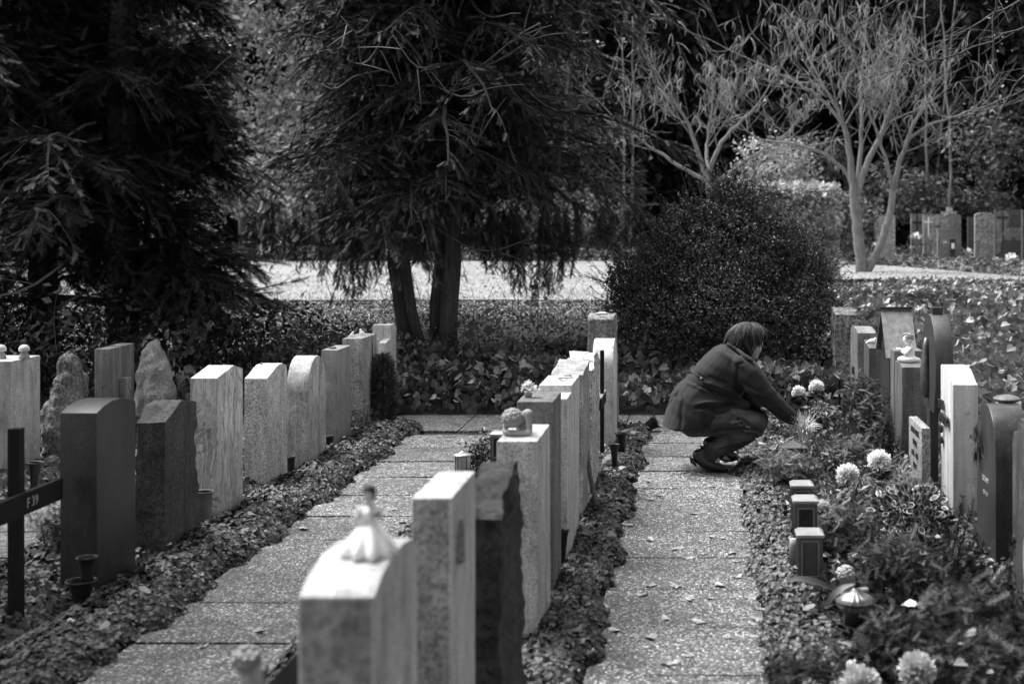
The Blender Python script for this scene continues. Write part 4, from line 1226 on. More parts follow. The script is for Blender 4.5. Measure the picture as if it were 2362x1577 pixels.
D8 = headstone('tall rough-barked stone at the far end of the right row', 1.19, 1.19 + .2, [(12.4, -.05), (12.4, .76), (12.5, .79), (12.8, .80), (12.86, -.05)], stone_mat('rough_end_stone', .2, .6, 40, .6, .2, 0, .9, 1.0, 25), rough=.02, seed=15)
s = MB(); s.box((PX(1936, 11.2), 11.2, .16), (.018, .03, .34)); s_ = s.build('garden_stake', M['blackwood']); tag(s_, 'short leaning dark stake before the round-shouldered lettered stone', 'stake')

# --- distant graves at the right of the lawn
def far_stone(label, px0, px1, pyt, pyb, Y, mat, th=.12, top='flat', name='headstone'):
    x0, x1 = PX(px0, Y), PX(px1, Y); zt = PZ(pyt, Y); zb = float(gz((x0 + x1) / 2, Y)) - .05
    w = (x1 - x0)
    if top == 'flat': pts = [(x0, zb), (x0, zt), (x1, zt), (x1, zb)]
    elif top == 'arc': pts = [(x0, zb), (x0, zt - .07)] + [(x0 + w * (1 - math.cos(a)) / 2, zt - .07 + .07 * math.sin(a)) for a in np.linspace(.2, math.pi - .2, 9)] + [(x1, zt - .07), (x1, zb)]
    elif top == 'cut': pts = [(x0, zb), (x0, zt), (x0 + w * .7, zt), (x0 + w * .9, zt - .12), (x0 + w * .97, zt - .3), (x0 + w * .8, zt - .5), (x0 + w * .8, zb)]
    bm = bmesh.new(); cx = (x0 + x1) / 2
    v = [bm.verts.new((a - cx, -th / 2, b_)) for a, b_ in pts]; f = bm.faces.new(v)
    r_ = bmesh.ops.extrude_face_region(bm, geom=[f])
    for q_ in r_['geom']:
        if isinstance(q_, bmesh.types.BMVert): q_.co.y += th
    bmesh.ops.recalc_face_normals(bm, faces=bm.faces[:])
    me = bpy.data.meshes.new(name); bm.to_mesh(me); bm.free()
    o = link_mesh(name, me, mat); o.location = (cx, Y, 0)
    return tag(o, label, 'headstone')
fm1 = stone_mat('far_pale', .42, .4, 40, .3, .2); fm2 = stone_mat('far_speckled', .30, .5, 40, .3, .2); fm3 = stone_mat('far_dark', .07, .3, 40, .2, .1); fm4 = stone_mat('far_mid', .2, .3, 40, .3, .1)
far_stone('blank pale stone right behind the taller pod tree trunk', 2017, 2064, 497, 578, 30, fm1)
o = far_stone('grey stone with a thin dark cross, left of the white-cross one', 2101, 2129, 493, 560, 30.6, fm4)
s = MB(); x = PX(2116, 30.5); s.box((x, 30.53, PZ(522, 30.5)), (.03, .02, .55)); s.box((x, 30.528, PZ(513, 30.5)), (.2, .022, .04)); s.build('cross', M['letter'], o)
o = far_stone('speckled stone bearing a slim white cross', 2129, 2192, 494, 577, 30, fm2, top='cut')
s = MB(); x = PX(2142.5, 29.9); s.box((x, 29.93, PZ(523, 29.9)), (.022, .02, .42)); s.box((x, 29.928, PZ(512, 29.9)), (.17, .022, .024)); s.build('cross', M['white'], o)
text(o, 'KARL', .07, (PX(2163, 29.9), 29.935, PZ(524, 29.9)), 'N', M['letter'], .002)
far_stone('low grey stone in front of the white-cross one', 2162, 2190, 528, 588, 29, fm4)
o = far_stone('broad dark stone with a crescent cut-out, behind the round-topped far ones', 2178, 2216, 492, 580, 31, fm4, top='arc')
text(o, 'EMIL', .06, (PX(2186, 30.9), 30.935, PZ(534, 30.9)), 'N', M['lightletter'], .002)
far_stone('dim low stone left of the arched far stone', 2232, 2250, 500, 575, 32, fm3)
o = far_stone('pale stone with arched top at the right, beside the big black one', 2248, 2292, 490, 585, 29, fm2, top='arc')
s = MB(); x = PX(2267, 28.9); s.box((x, 28.936, PZ(520, 28.9)), (.02, .01, .3)); s.box((x, 28.935, PZ(508, 28.9)), (.13, .012, .02)); s.build('cross', fm4, o)
o = far_stone('big black stone with an inlaid cross and inscription at the right edge', 2294, 2356, 483, 590, 28, fm3)
s = MB(); Yf = 27.93
outl = [(2297, 488), (2320, 486), (2329, 497), (2327, 512), (2316, 534), (2311, 548), (2308, 580), (2297, 588)]
pts = [tuple(P(a, b_, Yf)) for a, b_ in outl]; s.add(pts, [[list(range(len(pts)))[::-1]]]); s.build('inlay', fm4, o)
s = MB(); x = PX(2313, 27.9); s.add([tuple(P(a, b_, 27.92)) for a, b_ in [(2311, 488), (2314.5, 488), (2316, 532), (2312, 540)]], [[[3, 2, 1, 0]]]); s.box((x, 27.915, PZ(502, 27.9)), (.23, .01, .045)); s.build('cross', M['letter'], o)
for i, w in enumerate(['ARTHUR', 'BEROZZER', 'BLESSING', '1923 - 2006']):
    text(o, w, .085 if i < 3 else .075, (PX(2338, 27.9), 27.93, PZ(532 + i * 7.2, 27.9)), 'N', M['lightletter'], .002, bold=.001)
far_stone('dark stone partly cut off at the far right edge', 2357, 2400, 484, 600, 27.5, fm3)
# stone with a little cross-shaped head behind
o = far_stone('pale cross-shaped stone top rising behind the crescent stone', 2184, 2196, 478, 560, 31.6, fm1)
s = MB(); s.box((PX(2190, 31.5), 31.55, PZ(493, 31.5)), (.32, .09, .10)); s.build('arms', fm1, o)
# far lantern, vase, white pot
t = empty('grave_lantern', (PX(2197, 28.6), 28.6, float(gz(5, 28.6))), 'dark lantern with a pale pane among the far graves', 'lantern')
s = MB(); s.box((PX(2197, 28.6), 28.6, PZ(572, 28.6)), (.1, .1, .36)); s.build('housing', M['black'], t)
s = MB(); s.box((PX(2197, 28.6), 28.545, PZ(567, 28.6)), (.06, .012, .11)); s.build('pane', M['white'], t)
t = empty('flower_pot', (PX(2340, 27), 27, float(gz(6, 27))), 'black pot with a clump of white flowers by the far black stone', 'flower pot')
s = MB(); s.box((PX(2345, 27), 27, PZ(603, 27)), (.16, .14, .1)); s.build('pot', M['black'], t)
gg = np.random.default_rng(3); s = MB(); n = 120; dd = rdir(n, -.3, 1, gg); s.place(LEAF[0], LEAF[1], np.array(P(2333, 600, 26.95)) + dd * .09, basis(dd + gg.normal(0, .3, (n, 3))), np.full(n, .07)); s.build('blooms', M['petal'], t)
def far_flowers(px, py, Y, r, label, n=70, seed=1):
    g = np.random.default_rng(seed); c = np.array(P(px, py, Y)); t = empty('flowering_plant', (c[0], c[1], c[2] - r), label, 'flowers')
    s = MB(); d = rdir(n, -.2, 1, g); s.place(LEAF[0], LEAF[1], c + d * r * g.uniform(.4, 1, (n, 1)), basis(d), np.full(n, r * .5)); s.build('blooms', M['petal'], t)
    s = MB(); d = rdir(n, -1, .6, g); s.place(LEAF[0], LEAF[1], c + d * r * 1.2 - [0, 0, r * .5], basis(d), np.full(n, r * .7)); s.build('leaves', M['bank_leaf'], t)
far_flowers(2112, 550, 29.5, .12, 'white flowers before the thin dark cross stone', 50, 1)
far_flowers(2180, 561, 28.4, .045, 'single white bloom before the low grey far stone', 24, 2)
far_flowers(2233, 583, 27.5, .09, 'white flowers left of the arched far stone', 40, 3)
far_flowers(2018, 567, 29, .07, 'white flowers at the foot of the blank pale stone', 30, 4)
far_flowers(608, 582, 31.2, .17, 'white flower heads low at the far lawn edge, left of the yew', 90, 5)
far_flowers(632, 562, 31.6, .16, 'round white chrysanthemum heads behind other white flowers at left', 80, 6)
# far signs on stakes at left
for i, (px, py, wd, tx_) in enumerate([(576, 558, 34, 'An der Eiche Bahnhof'), (514, 559, 16, 'Nordweg')]):
    Y = 31.3; x = PX(px, Y); t = empty('grave_sign', (x, Y, .62), ['dark narrow sign with white writing on a stake beyond the lawn', 'shorter dark sign half hidden by the conifer beyond the lawn'][i], 'sign')
    s = MB(); s.box((x, Y, PZ(py, Y)), (wd * Y / F, .02, .05)); bo = s.build('board', M['blackwood'], t)
    s = MB(); s.box((x, Y + .03, (PZ(py - 12, Y) + .6) / 2), (.04, .03, PZ(py - 14, Y) - .6)); s.build('stake', M['blackwood'], t)
    text(t, tx_, .034 if i == 0 else .03, (x, Y - .012, PZ(py, Y) - .012), 'N', M['white'], .001)
far_stone('small pale far stone seen between conifer and yew', 625, 640, 520, 545, 32, fm1)

# ------------------------------------------------------------ figures and ornaments (skinned blobs)
def capsule(b, p0, p1, r0, r1, flat=None):
    p0, p1 = np.array(p0, float), np.array(p1, float)
    L = np.linalg.norm(p1 - p0) + 1e-6; d = (p1 - p0) / L
    pts, rr = [], []
    for a in np.linspace(-math.pi / 2 + .05, 0, 5): pts.append(p0 + d * math.sin(a) * r0); rr.append(math.cos(a) * r0)
    for a in np.linspace(0, math.pi / 2 - .05, 5): pts.append(p1 + d * math.sin(a) * r1); rr.append(math.cos(a) * r1)
    b.tube(pts, rr, 14)
def ellipsoid(b, c, rad, rot=None):
    th = np.linspace(0, math.pi, 11)
    n = 16; ph = np.arange(n) * 2 * math.pi / n
    V = np.array([[math.sin(t_) * math.cos(p_), math.sin(t_) * math.sin(p_), math.cos(t_)] for t_ in np.clip(th, .05, math.pi - .05) for p_ in ph]) * np.array(rad)
    if rot is not None: V = V @ np.array(rot.to_3x3()).T
    V = V + np.array(c)
    i = np.arange(10)[:, None] * n; j = np.arange(n)[None]; j2 = (j + 1) % n
    b.add(V, [np.stack([i + j, i + n + j, i + n + j2, i + j2], -1).reshape(-1, 4), np.array([list(range(n))]), np.array([list(range(10 * n, 11 * n))[::-1]])])
def remesh(o, voxel, smooth=3):
    md = o.modifiers.new('r', 'REMESH'); md.mode = 'VOXEL'; md.voxel_size = voxel; md.use_smooth_shade = True
    if smooth:
        ms = o.modifiers.new('s', 'SMOOTH'); ms.factor = .5; ms.iterations = smooth
    bpy.context.view_layer.update()
    dg = bpy.context.evaluated_depsgraph_get(); nm = bpy.data.meshes.new_from_object(o.evaluated_get(dg))
    o.modifiers.clear(); old = o.data; mats = list(old.materials); o.data = nm
    if not nm.materials:
        for m_ in mats: nm.materials.append(m_)
    nm.polygons.foreach_set('use_smooth', np.ones(len(nm.polygons), dtype=bool))
    return o
def blob(name, prims, voxel, mat, parent=None, loc=None, smooth=3):
    b = MB()
    for p_ in prims:
        if p_[0] == 'c': capsule(b, *p_[1:])
        elif p_[0] == 'e': ellipsoid(b, *p_[1:])
        elif p_[0] == 'mb': p_[1](b)
    o = b.build(name, mat, parent, loc)
    return remesh(o, voxel, smooth)

# kneeling reading angel on the dark stone
def kneeling_angel(c, s, label, flip=-1):
    c = np.array(c); q_ = lambda x, y, z: c + np.array([x * flip, y, z]) * s
    o = blob('angel_figurine', [('c', q_(.0, 0, .10), q_(-.02, 0, .34), .15 * s, .10 * s), ('e', q_(.03, 0, .08), np.array([.26, .2, .1]) * s), ('c', q_(.18, .04, .08), q_(.0, .06, .06), .07 * s, .09 * s),
        ('c', q_(-.02, -.1, .34), q_(.10, -.12, .22), .05 * s, .045 * s), ('c', q_(.10, -.12, .22), q_(.22, -.04, .30), .045 * s, .035 * s), ('c', q_(-.02, .1, .34), q_(.18, .08, .27), .05 * s, .035 * s),
        ('e', q_(.24, 0, .33), np.array([.07, .09, .03]) * s), ('c', q_(-.01, 0, .40), q_(0.01, 0, .46), .05 * s, .05 * s), ('e', q_(.03, 0, .56), np.array([.12, .115, .125]) * s), ('c', q_(-.22, 0, .06), q_(-.12, 0, .05), .06 * s, .07 * s)], .012 * s, M['white'], None, tuple(c), 2)
    tag(o, label, 'figurine')
    hb = MB(); g = np.random.default_rng(5)
    for k in range(70):
        d = rdir(1, -.1, 1, g)[0]; p_ = q_(.03, 0, .58) + d * np.array([.125, .12, .125]) * s
        if d[0] * flip > .55 and d[2] < .45: continue
        ellipsoid(hb, p_, np.array([.035, .03, .022]) * s)
    hb.build('curls', M['plaster'], o, smooth=True)
    return o
kneeling_angel((PX(2097, 9.55), 9.55, .63), .28, 'small white kneeling angel reading on the dark stone in the right row')
# sleeping cherub, head on folded arms
def sleeping_cherub():
    c = np.array([PX(1193, 5.42), 5.42, .772]); s = .105
    q_ = lambda x, y, z: c + np.array([x, y, z]) * s
    o = blob('cherub_figurine', [('e', q_(-.17, 0, .62), np.array([.37, .36, .35]) * s), ('c', q_(.40, .05, .78), q_(.44, -.02, .14), .15 * s, .12 * s), ('c', q_(.40, -.12, .11), q_(-.32, -.2, .13), .11 * s, .11 * s), ('e', q_(.12, .62, .35), np.array([.3, .34, .36]) * s),
        ('c', q_(.08, .45, .62), q_(.38, .1, .8), .15 * s, .16 * s), ('c', q_(-.46, .15, .34), q_(-.42, -.12, .12), .10 * s, .10 * s)], .0035, M['plaster'], None, tuple(c), 1)
    tag(o, 'weathered cherub resting its head on folded arms atop the tall pale stone', 'figurine')
    hb = MB(); g = np.random.default_rng(8)
    for k in range(130):
        d = rdir(1, -.35, 1, g)[0]; ellipsoid(hb, q_(-.17, 0, .62) + d * np.array([.355, .345, .335]) * s, np.array([.07, .065, .05]) * s)
    hb.build('curls', M['plaster'], o, smooth=True)
sleeping_cherub()
# lady in wide gown on the nearest stone
def lady():
    c = np.array([PX(851, 2.80), 2.80, .938]); s = .128
    t = empty('lady_figurine', tuple(c), 'white figurine of a lady in a wide gown on the nearest middle stone', 'figurine')
    b = MB(); g = np.random.default_rng(2)
    prof = [(.02, 0), (.36, .0), (.375, .06), (.355, .13), (.29, .26), (.18, .42), (.10, .5), (.085, .54), (.11, .6), (.12, .66), (.09, .71), (.04, .74), (.02, .75)]
    k = 40; th = np.arange(k) * 2 * math.pi / k
    V = []
    for r_, z_ in prof:
        fl = 1 + .22 * max(0, (.45 - z_)) / .45 * np.sin(th * 9) + .05 * np.sin(th * 4)
        V += [(c[0] + r_ * fl[i] * math.cos(th[i]) * s, c[1] + r_ * fl[i] * math.sin(th[i]) * s, c[2] + z_ * s) for i in range(k)]
    i = np.arange(len(prof) - 1)[:, None] * k; j = np.arange(k)[None]; j2 = (j + 1) % k
    b.add(V, [np.stack([i + j, i + j2, i + k + j2, i + k + j], -1).reshape(-1, 4)])
    b.build('gown', M['white'], t, smooth=True)
    q_ = lambda x, y, z: c + np.array([x, y, z]) * s
    blob('upper_body', [('c', q_(0, 0, .7), q_(.0, 0, .85), .05 * s, .045 * s), ('e', q_(0, 0, .93), np.array([.085, .09, .1]) * s), ('c', q_(-.11, 0, .68), q_(-.19, -.06, .56), .075 * s, .05 * s), ('c', q_(-.17, -.06, .55), q_(.0, -.12, .52), .045 * s, .03 * s), ('c', q_(.11, 0, .68), q_(.19, -.06, .58), .075 * s, .04 * s), ('c', q_(.17, -.06, .58), q_(.1, -.13, .66), .04 * s, .03 * s)], .004, M['skin'], t, None, 2)
    blob('hair', [('e', q_(0, .03, .97), np.array([.11, .11, .11]) * s), ('c', q_(-.05, .06, .95), q_(-.06, .08, .82), .05 * s, .03 * s), ('c', q_(.05, .06, .95), q_(.06, .08, .82), .05 * s, .03 * s)], .004, M['hair'], t, None, 1)
    b = MB()
    for k in range(8):
        ellipsoid(b, q_(.14, -.12, .66) + g.normal(0, .035, 3) * s, np.array([.05, .05, .045]) * s)
    b.build('bouquet', M['plaster'], t, smooth=True)
lady()
# pale figurine at the very bottom with a black slanting board
def bottom_figure():
    Y = 3.6; c = np.array(P(580, 1600, Y)); s = .12
    q_ = lambda x, y, z: c + np.array([x, y, z]) * s
    o = blob('cherub_figurine', [('c', q_(0, 0, .0), q_(0, 0, .35), .3 * s, .22 * s), ('e', q_(-.12, 0, .72), np.array([.27, .26, .27]) * s), ('c', q_(.05, 0, .35), q_(.22, -.05, .5), .15 * s, .1 * s), ('c', q_(.2, -.05, .5), q_(.25, -.1, .2), .1 * s, .08 * s), ('e', q_(.2, .12, .45), np.array([.14, .1, .25]) * s)], .006, M['plaster'], None, tuple(c), 2)
    tag(o, 'blurred pale curly-headed cherub at the bottom edge left of the nearest stone', 'figurine')
    hb = MB(); g = np.random.default_rng(8)
    for k in range(40):
        d = rdir(1, -.2, 1, g)[0]; ellipsoid(hb, q_(-.12, 0, .74) + d * .25 * s, np.array([.07, .07, .06]) * s)
    hb.build('curls', M['plaster'], o, smooth=True)
    b = MB(); a = np.array(P(560, 1640, 3.9)); e = np.array(P(700, 1490, 3.5))
    v = np.array([a, e, e + [.02, .3, 0], a + [.0, .3, 0]]); v = np.r_[v, v - [0, 0, .08]]
    b.add(v, [[[0, 1, 2, 3], [7, 6, 5, 4], [0, 4, 5, 1], [1, 5, 6, 2], [2, 6, 7, 3], [3, 7, 4, 0]]])
    tag(b.build('slanted_board', M['blackwood']), 'black slanting board beside the blurred cherub at the bottom', 'board')
bottom_figure()
# garden cherub in the right bed
def bed_cherub():
    c = np.array(P(1950, 1368, 5.6)); s = .14
    q_ = lambda x, y, z: c + np.array([x, y, z]) * s
    o = blob('cherub_figurine', [('e', q_(0, 0, .5), np.array([.24, .24, .24]) * s), ('c', q_(.05, .02, .0), q_(.03, 0, .3), .2 * s, .14 * s), ('c', q_(.2, 0, .05), q_(.6, 0, .1), .12 * s, .08 * s)], .006, M['plaster'], None, tuple(c), 2)
    tag(o, 'curly-haired plaster cherub head above the fluted glass cap in the right bed', 'figurine')
    hb = MB(); g = np.random.default_rng(18)
    for k in range(60):
        d = rdir(1, -.1, 1, g)[0]; ellipsoid(hb, q_(0, 0, .53) + d * .23 * s, np.array([.07, .07, .05]) * s)
    hb.build('curls', M['plaster'], o, smooth=True)
bed_cherub()
# mushrooms on the big block
for (px, py, lb) in ((56, 818, 'mushroom ornament with spotted cap standing right on the big granite block'), (2, 828, 'mushroom ornament at the image edge on the big granite block')):
    y = 8.85; c = np.array([PX(px, y), y, .726]); t = empty('mushroom_ornament', tuple(c), lb, 'ornament')
    s = MB(); s.lathe(c, [(.001, 0), (.034, 0), (.026, .025), (.018, .045), (.016, .055)], 16); s.build('stem', M['plaster'], t, smooth=True)
    s = MB(); s.lathe(c, [(.016, .045), (.031, .046), (.034, .056), (.031, .070), (.020, .083), (.001, .088)], 18); cp = s.build('cap', plain('mushroom_cap', .5, .4, .4, 60), t, smooth=True)
# doves
def dove(px, py, y, s, label, flip=1, seed=0):
    c = np.array([PX(px, y), y, .703]); q_ = lambda x, yy, z: c + np.array([x * flip, yy, z]) * s
    o = blob('dove_ornament', [('e', q_(0, 0, .35), np.array([.3, .22, .26]) * s), ('e', q_(.12, 0, .72), np.array([.16, .15, .16]) * s), ('c', q_(.05, 0, .5), q_(.12, 0, .68), .18 * s, .13 * s), ('c', q_(-.2, 0, .3), q_(-.6, 0, .12), .14 * s, .05 * s), ('c', q_(.24, 0, .7), q_(.33, 0, .67), .05 * s, .015 * s), ('e', q_(0, 0, .06), np.array([.22, .18, .09]) * s)], .05 * s, M['white'], None, tuple(c), 2)
    tag(o, label, 'ornament')
dove(812, 0, 10.72, .05, 'left one of two small white doves on the grooved stone')
dove(834, 0, 10.85, .062, 'right one of two small white doves, puffed up, on the grooved stone', -1)
o = None
dv = np.array([PX(2012, 11.1), 11.1, .62])
o = blob('bird_ornament', [('e', dv + [0, 0, .02], (.03, .02, .02)), ('e', dv + [.024, 0, .038], (.012, .012, .012)), ('c', dv + [-.02, 0, .02], dv + [-.05, 0, .004], .012, .005)], .003, M['white'], None, tuple(dv), 2); tag(o, 'little white bird perched beside the gable-roofed marker', 'ornament')
def pebble(px, y, z, rad, v, label, seed):
    o = rock(label, (PX(px, y), y, z + rad[2] * .8), rad, stone_mat('pebble_%d' % seed, v, .2, 100, .2, 0, 0, .6, .1), seed, 'pebble', 'pebble', .004, 2.0); return o
pebble(767, 9.98, .684, (.026, .02, .009), .06, 'dark pebble on the flat-topped grey stone', 31)
pebble(1388, 10.5, .888, (.045, .03, .012), .4, 'pale flat pebble on the last middle-row stone', 32)
pebble(2322, 6.72, .733, (.064, .08, .02), .12, 'flat boulder lying on the dark round-topped stone', 33)
pebble(603, 8.5, .724, (.01, .01, .005), .08, 'tiny dark pebble on the wavy-topped stone', 34)
# flower pot on the brown stone
def top_pot():
    y = 6.0; x = PX(1219, y); t = empty('flower_pot', (x, y, .845), 'tiny glass pot with white blossoms on the brownish stone', 'flower pot')
    s = MB(); s.lathe((x, y, .845), [(.0, 0), (.016, 0), (.017, .02), (.013, .022)], 14); s.build('pot', M['glass'], t, smooth=True)
    g = np.random.default_rng(6); s = MB()
    for (dx, dz, r_) in ((0, .045, .022), (.03, .03, .017), (-.014, .03, .014), (.034, .014, .016)):
        n = 40; d = rdir(n, -.5, 1, g); s.place(LEAF[0], LEAF[1], np.array([x + dx, y - .01, .845 + dz]) + d * r_ * .6, basis(d), np.full(n, r_ * .9))
    s.build('blossoms', M['petal'], t)
top_pot()
# leaves lying on top of stepped stone
for i, (px, y) in enumerate(((1290, 6.85), (1303, 6.98))):
    s = MB(); s.place(IVY[0] * [1, .7, 1.5], IVY[1], np.array([[PX(px, y), y, .824]]), basis(np.array([[1., .4 - i, .1]])), np.array([.055])); tag(s.build('fallen_leaf', M['box_leaf']), ['dark withered leaf lying left on the stepped stone', 'dark withered leaf lying right on the stepped stone'][i], 'leaf')

# vases
def vase(px, pyt, y, rt, rb, h, label, mat='black', tilt=None, lip=.006, spike=False):
    x = PX(px, y); zt = PZ(pyt, y); t = empty('grave_vase', (x, y, zt - h), label, 'vase')
    pr = [(.001, 0), (rb, 0), (rb * 1.05, h * .3), ((rb + rt) / 2, h * .7), (rt, h), (rt + lip, h + .003), (rt + lip, h - .004), (rt, h - .008)] if not spike else [(.002, 0), (rb, h * .45), ((rb * .5 + rt * .5), h * .75), (rt, h), (rt + lip, h + .002), (rt - .003, h - .004)]
    inner = [(rt - .003, h), (rt - .004, h - .004), (rb * .9, .015), (.001, .012)]
    A = None
    if tilt is not None: A = np.array(Matrix.Rotation(R(tilt), 3, 'Y'))
    s = MB(); s.lathe((x, y, zt - h), pr, 22, A); s.build('body', M[mat], t, smooth=True)
    s = MB(); s.lathe((x, y, zt - h), inner, 22, A); s.build('lining', M['black'], t, smooth=True)
M['vase_grey'] = plain('grey_plastic', .14, .6, .3, 12)
vase(471, 1133, 7.24, .042, .034, .19, 'wide grey vase at the foot of the veined marble stone', 'vase_grey')
vase(671, 1053, 8.84, .024, .019, .16, 'black vase before the round-arched stone in the left row')
vase(760, 1005, 9.62, .028, .024, .15, 'dark vase beside the flat-topped grey stone')
vase(78, 1066, 8.25, .042, .02, .16, 'black tapering vase before the big granite block', tilt=4)
vase(201, 1284, 5.72, .036, .022, .12, 'upper of two nested black vases before the dark arched stone')
vase(188, 1338, 5.7, .055, .03, .10, 'lower wider black vase before the dark arched stone')
vase(1480, 952, 10.6, .05, .032, .13, 'fallen black vase tipped towards the path', tilt=58)
vase(1433, 998, 9.35, .038, .024, .12, 'short black vase near the thin black cross')
vase(1417, 1025, 8.75, .03, .008, .22, 'slender black funnel vase beside the gnarled root', spike=True)
vase(1297, 1222, 6.3, .03, .012, .16, 'black vase pressed against the stepped pale stone', spike=True)
def gnarl():
    c = np.array(P(1404, 1070, 8.85))
    o = rock('gnarled root lump in the ivy beside the funnel vase', tuple(c), (.06, .06, .06), plain('gnarled_wood', .12, .8, .6, 20, .8, 30), 55, 'root_lump', 'root', .035, 2.0)
gnarl()
b = MB(); b.tube(smooth_line([P(1352, 980, 8.0), P(1358, 1080, 7.6), P(1368, 1130, 7.5), P(1378, 1165, 7.4)], 12), np.linspace(.008, .014, 12), 7); tag(b.build('ivy_stem', M['bark'], smooth=True), 'thick twisting ivy stem against the pitted stone', 'stem')

# lanterns
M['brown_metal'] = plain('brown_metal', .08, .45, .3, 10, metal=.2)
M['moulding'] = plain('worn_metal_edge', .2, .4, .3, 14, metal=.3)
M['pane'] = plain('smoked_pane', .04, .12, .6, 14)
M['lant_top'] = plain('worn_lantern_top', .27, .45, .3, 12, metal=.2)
def lantern(px, pyt, y, w, h, label, solid=False, mat='brown_metal', roof=.022, tm='lant_top', glow=.2):
    x = PX(px, y); zt = PZ(pyt, y); zb = zt - h
    t = empty('grave_lantern', (x, y, zb), label, 'lantern')
    e = w * .12; wb = w * .9
    s = MB()
    for sx in (-1, 1):
        for sy in (-1, 1): s.box((x + sx * (wb - e) / 2, y + sy * (wb - e) / 2, zb + h * .5), (e, e, h * .86))
    s.box((x, y, zb + h * .035), (wb * 1.02, wb * 1.02, h * .07)); s.box((x, y, zb + h * .09), (wb * .97, wb * .97, h * .05)); s.box((x, y, zb + h * .885), (wb * .97, wb * .97, h * .09))
    s.build('frame', M[mat], t)
    s = MB(); s.box((x, y, zb + h * .5), (wb * .78, wb * .78, h * .74)); s.build('panes', M['brown_metal'] if solid else M['pane'], t)
    if not solid:
        s = MB(); s.lathe((x, y - wb * .3, zb + h * .12), [(.001, 0), (w * .13, 0), (w * .13, h * .3), (.001, h * .31)], 12); s.build('candle', M['plaster'], t)
    s = MB(); fy = y - wb * .5
    for sx in (-1, 1): s.box((x + sx * wb * .33, fy - .001, zb + h * .5), (.006, .005, h * .66))
    for zz in (.17, .83): s.box((x, fy - .001, zb + h * zz), (wb * .66, .005, .006))
    s.build('moulding', M['moulding'], t)
    s = MB(); a = w / 2
    v = [(x - a, y - a, zt - roof), (x + a, y - a, zt - roof), (x + a, y + a, zt - roof), (x - a, y + a, zt - roof), (x - a, y - a, zt - roof * .5), (x + a, y - a, zt - roof * .5), (x + a, y + a, zt - roof * .5), (x - a, y + a, zt - roof * .5), (x - a * .75, y - a * .75, zt), (x + a * .75, y - a * .75, zt), (x + a * .75, y + a * .75, zt), (x - a * .75, y + a * .75, zt)]
    s.add(v, [[[3, 2, 1, 0], [8, 9, 10, 11], [0, 1, 5, 4], [1, 2, 6, 5], [2, 3, 7, 6], [3, 0, 4, 7], [4, 5, 9, 8], [5, 6, 10, 9], [6, 7, 11, 10], [7, 4, 8, 11]]])
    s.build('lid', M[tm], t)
    if not solid:
        s = MB(); s.tube([(x + w * .47, y - w * .47, zb + h * .3), (x + w * .47, y - w * .47, zb + h * .75)], [.003, .003], 6); s.build('hinge', M['steel'], t)
    return t
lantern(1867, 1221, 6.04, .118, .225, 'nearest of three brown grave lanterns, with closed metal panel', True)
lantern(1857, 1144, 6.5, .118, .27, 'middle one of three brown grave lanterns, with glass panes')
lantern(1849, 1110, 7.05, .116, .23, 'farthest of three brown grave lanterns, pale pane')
b = MB(); x = PX(1831, 6.2); b.lathe((x, 6.2, PZ(1300, 6.2)), [(.001, 0), (.02, 0), (.02, .085), (.018, .11), (.001, .112)], 16); tag(b.build('grave_candle', M['plaster'], smooth=True), 'pale candle squeezed left of the nearest brown lantern', 'candle')
def hip_lantern():
    y = 8.7; x = PX(1828, y); zt = PZ(1014, y); t = empty('grave_lantern', (x, y, zt - .16), 'low lantern with wide dark hipped roof under the reaching hand', 'lantern')
    s = MB(); a = .088; z0 = zt - .036
    s.add([(x - a, y - a, z0), (x + a, y - a, z0), (x + a, y + a, z0), (x - a, y + a, z0), (x, y, zt)], [[[0, 1, 4], [1, 2, 4], [2, 3, 4], [3, 0, 4]]]); s.add([(x - a, y - a, z0 - .001), (x + a, y - a, z0 - .001), (x + a, y + a, z0 - .001), (x - a, y + a, z0 - .001)], [[[3, 2, 1, 0]]]); s.build('roof', M['brown_metal'], t)
    s = MB()
    for sx in (-1, 1):
        for sy in (-1, 1): s.box((x + sx * .052, y + sy * .052, z0 - .06), (.016, .016, .12))
    s.build('frame', M['black'], t)
    s = MB(); s.box((x, y, z0 - .06), (.092, .092, .115)); s.build('panes', M['glass'], t)
hip_lantern()
def round_lantern():
    y = 7.8; x = PX(1067, y); zt = PZ(1047, y); t = empty('grave_lantern', (x, y, 0), 'round silvery lantern with a star on its lid in the bed behind the middle row', 'lantern')
    s = MB(); s.lathe((x, y, 0), [(.001, .02), (.044, .02), (.044, zt - .008)], 28); s.build('glass_cylinder', plain('frosted', .45, .3, .25, 20, metal=.5), t, smooth=True)
    s = MB(); s.lathe((x, y, 0), [(.046, zt - .012), (.051, zt - .008), (.05, zt), (.02, zt + .007), (.001, zt + .008)], 28); s.build('lid', M['steel'], t, smooth=True)
    s = MB()
    for k in range(5):
        a = k * 1.2566; s.tube([(x, y, zt + .012), (x + .018 * math.cos(a), y + .018 * math.sin(a), zt + .008)], [.005, .002], 5)
    s.build('star', M['steel'], t)
    s = MB()
    for a in (-2.4, -2.0, -.9, .6): s.tube([(x + .0455 * math.cos(a), y + .0455 * math.sin(a), .02), (x + .0455 * math.cos(a), y + .0455 * math.sin(a), zt - .01)], [.002, .002], 5)
    s.build('bars', M['black'], t)
round_lantern()
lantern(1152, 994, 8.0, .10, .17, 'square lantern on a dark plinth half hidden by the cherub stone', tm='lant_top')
b = MB(); b.box((PX(1148, 8.0), 8.0, .12), (.12, .12, .225)); tag(b.build('lantern_plinth', M['darkwood']), 'dark plinth under the half-hidden square lantern', 'plinth')
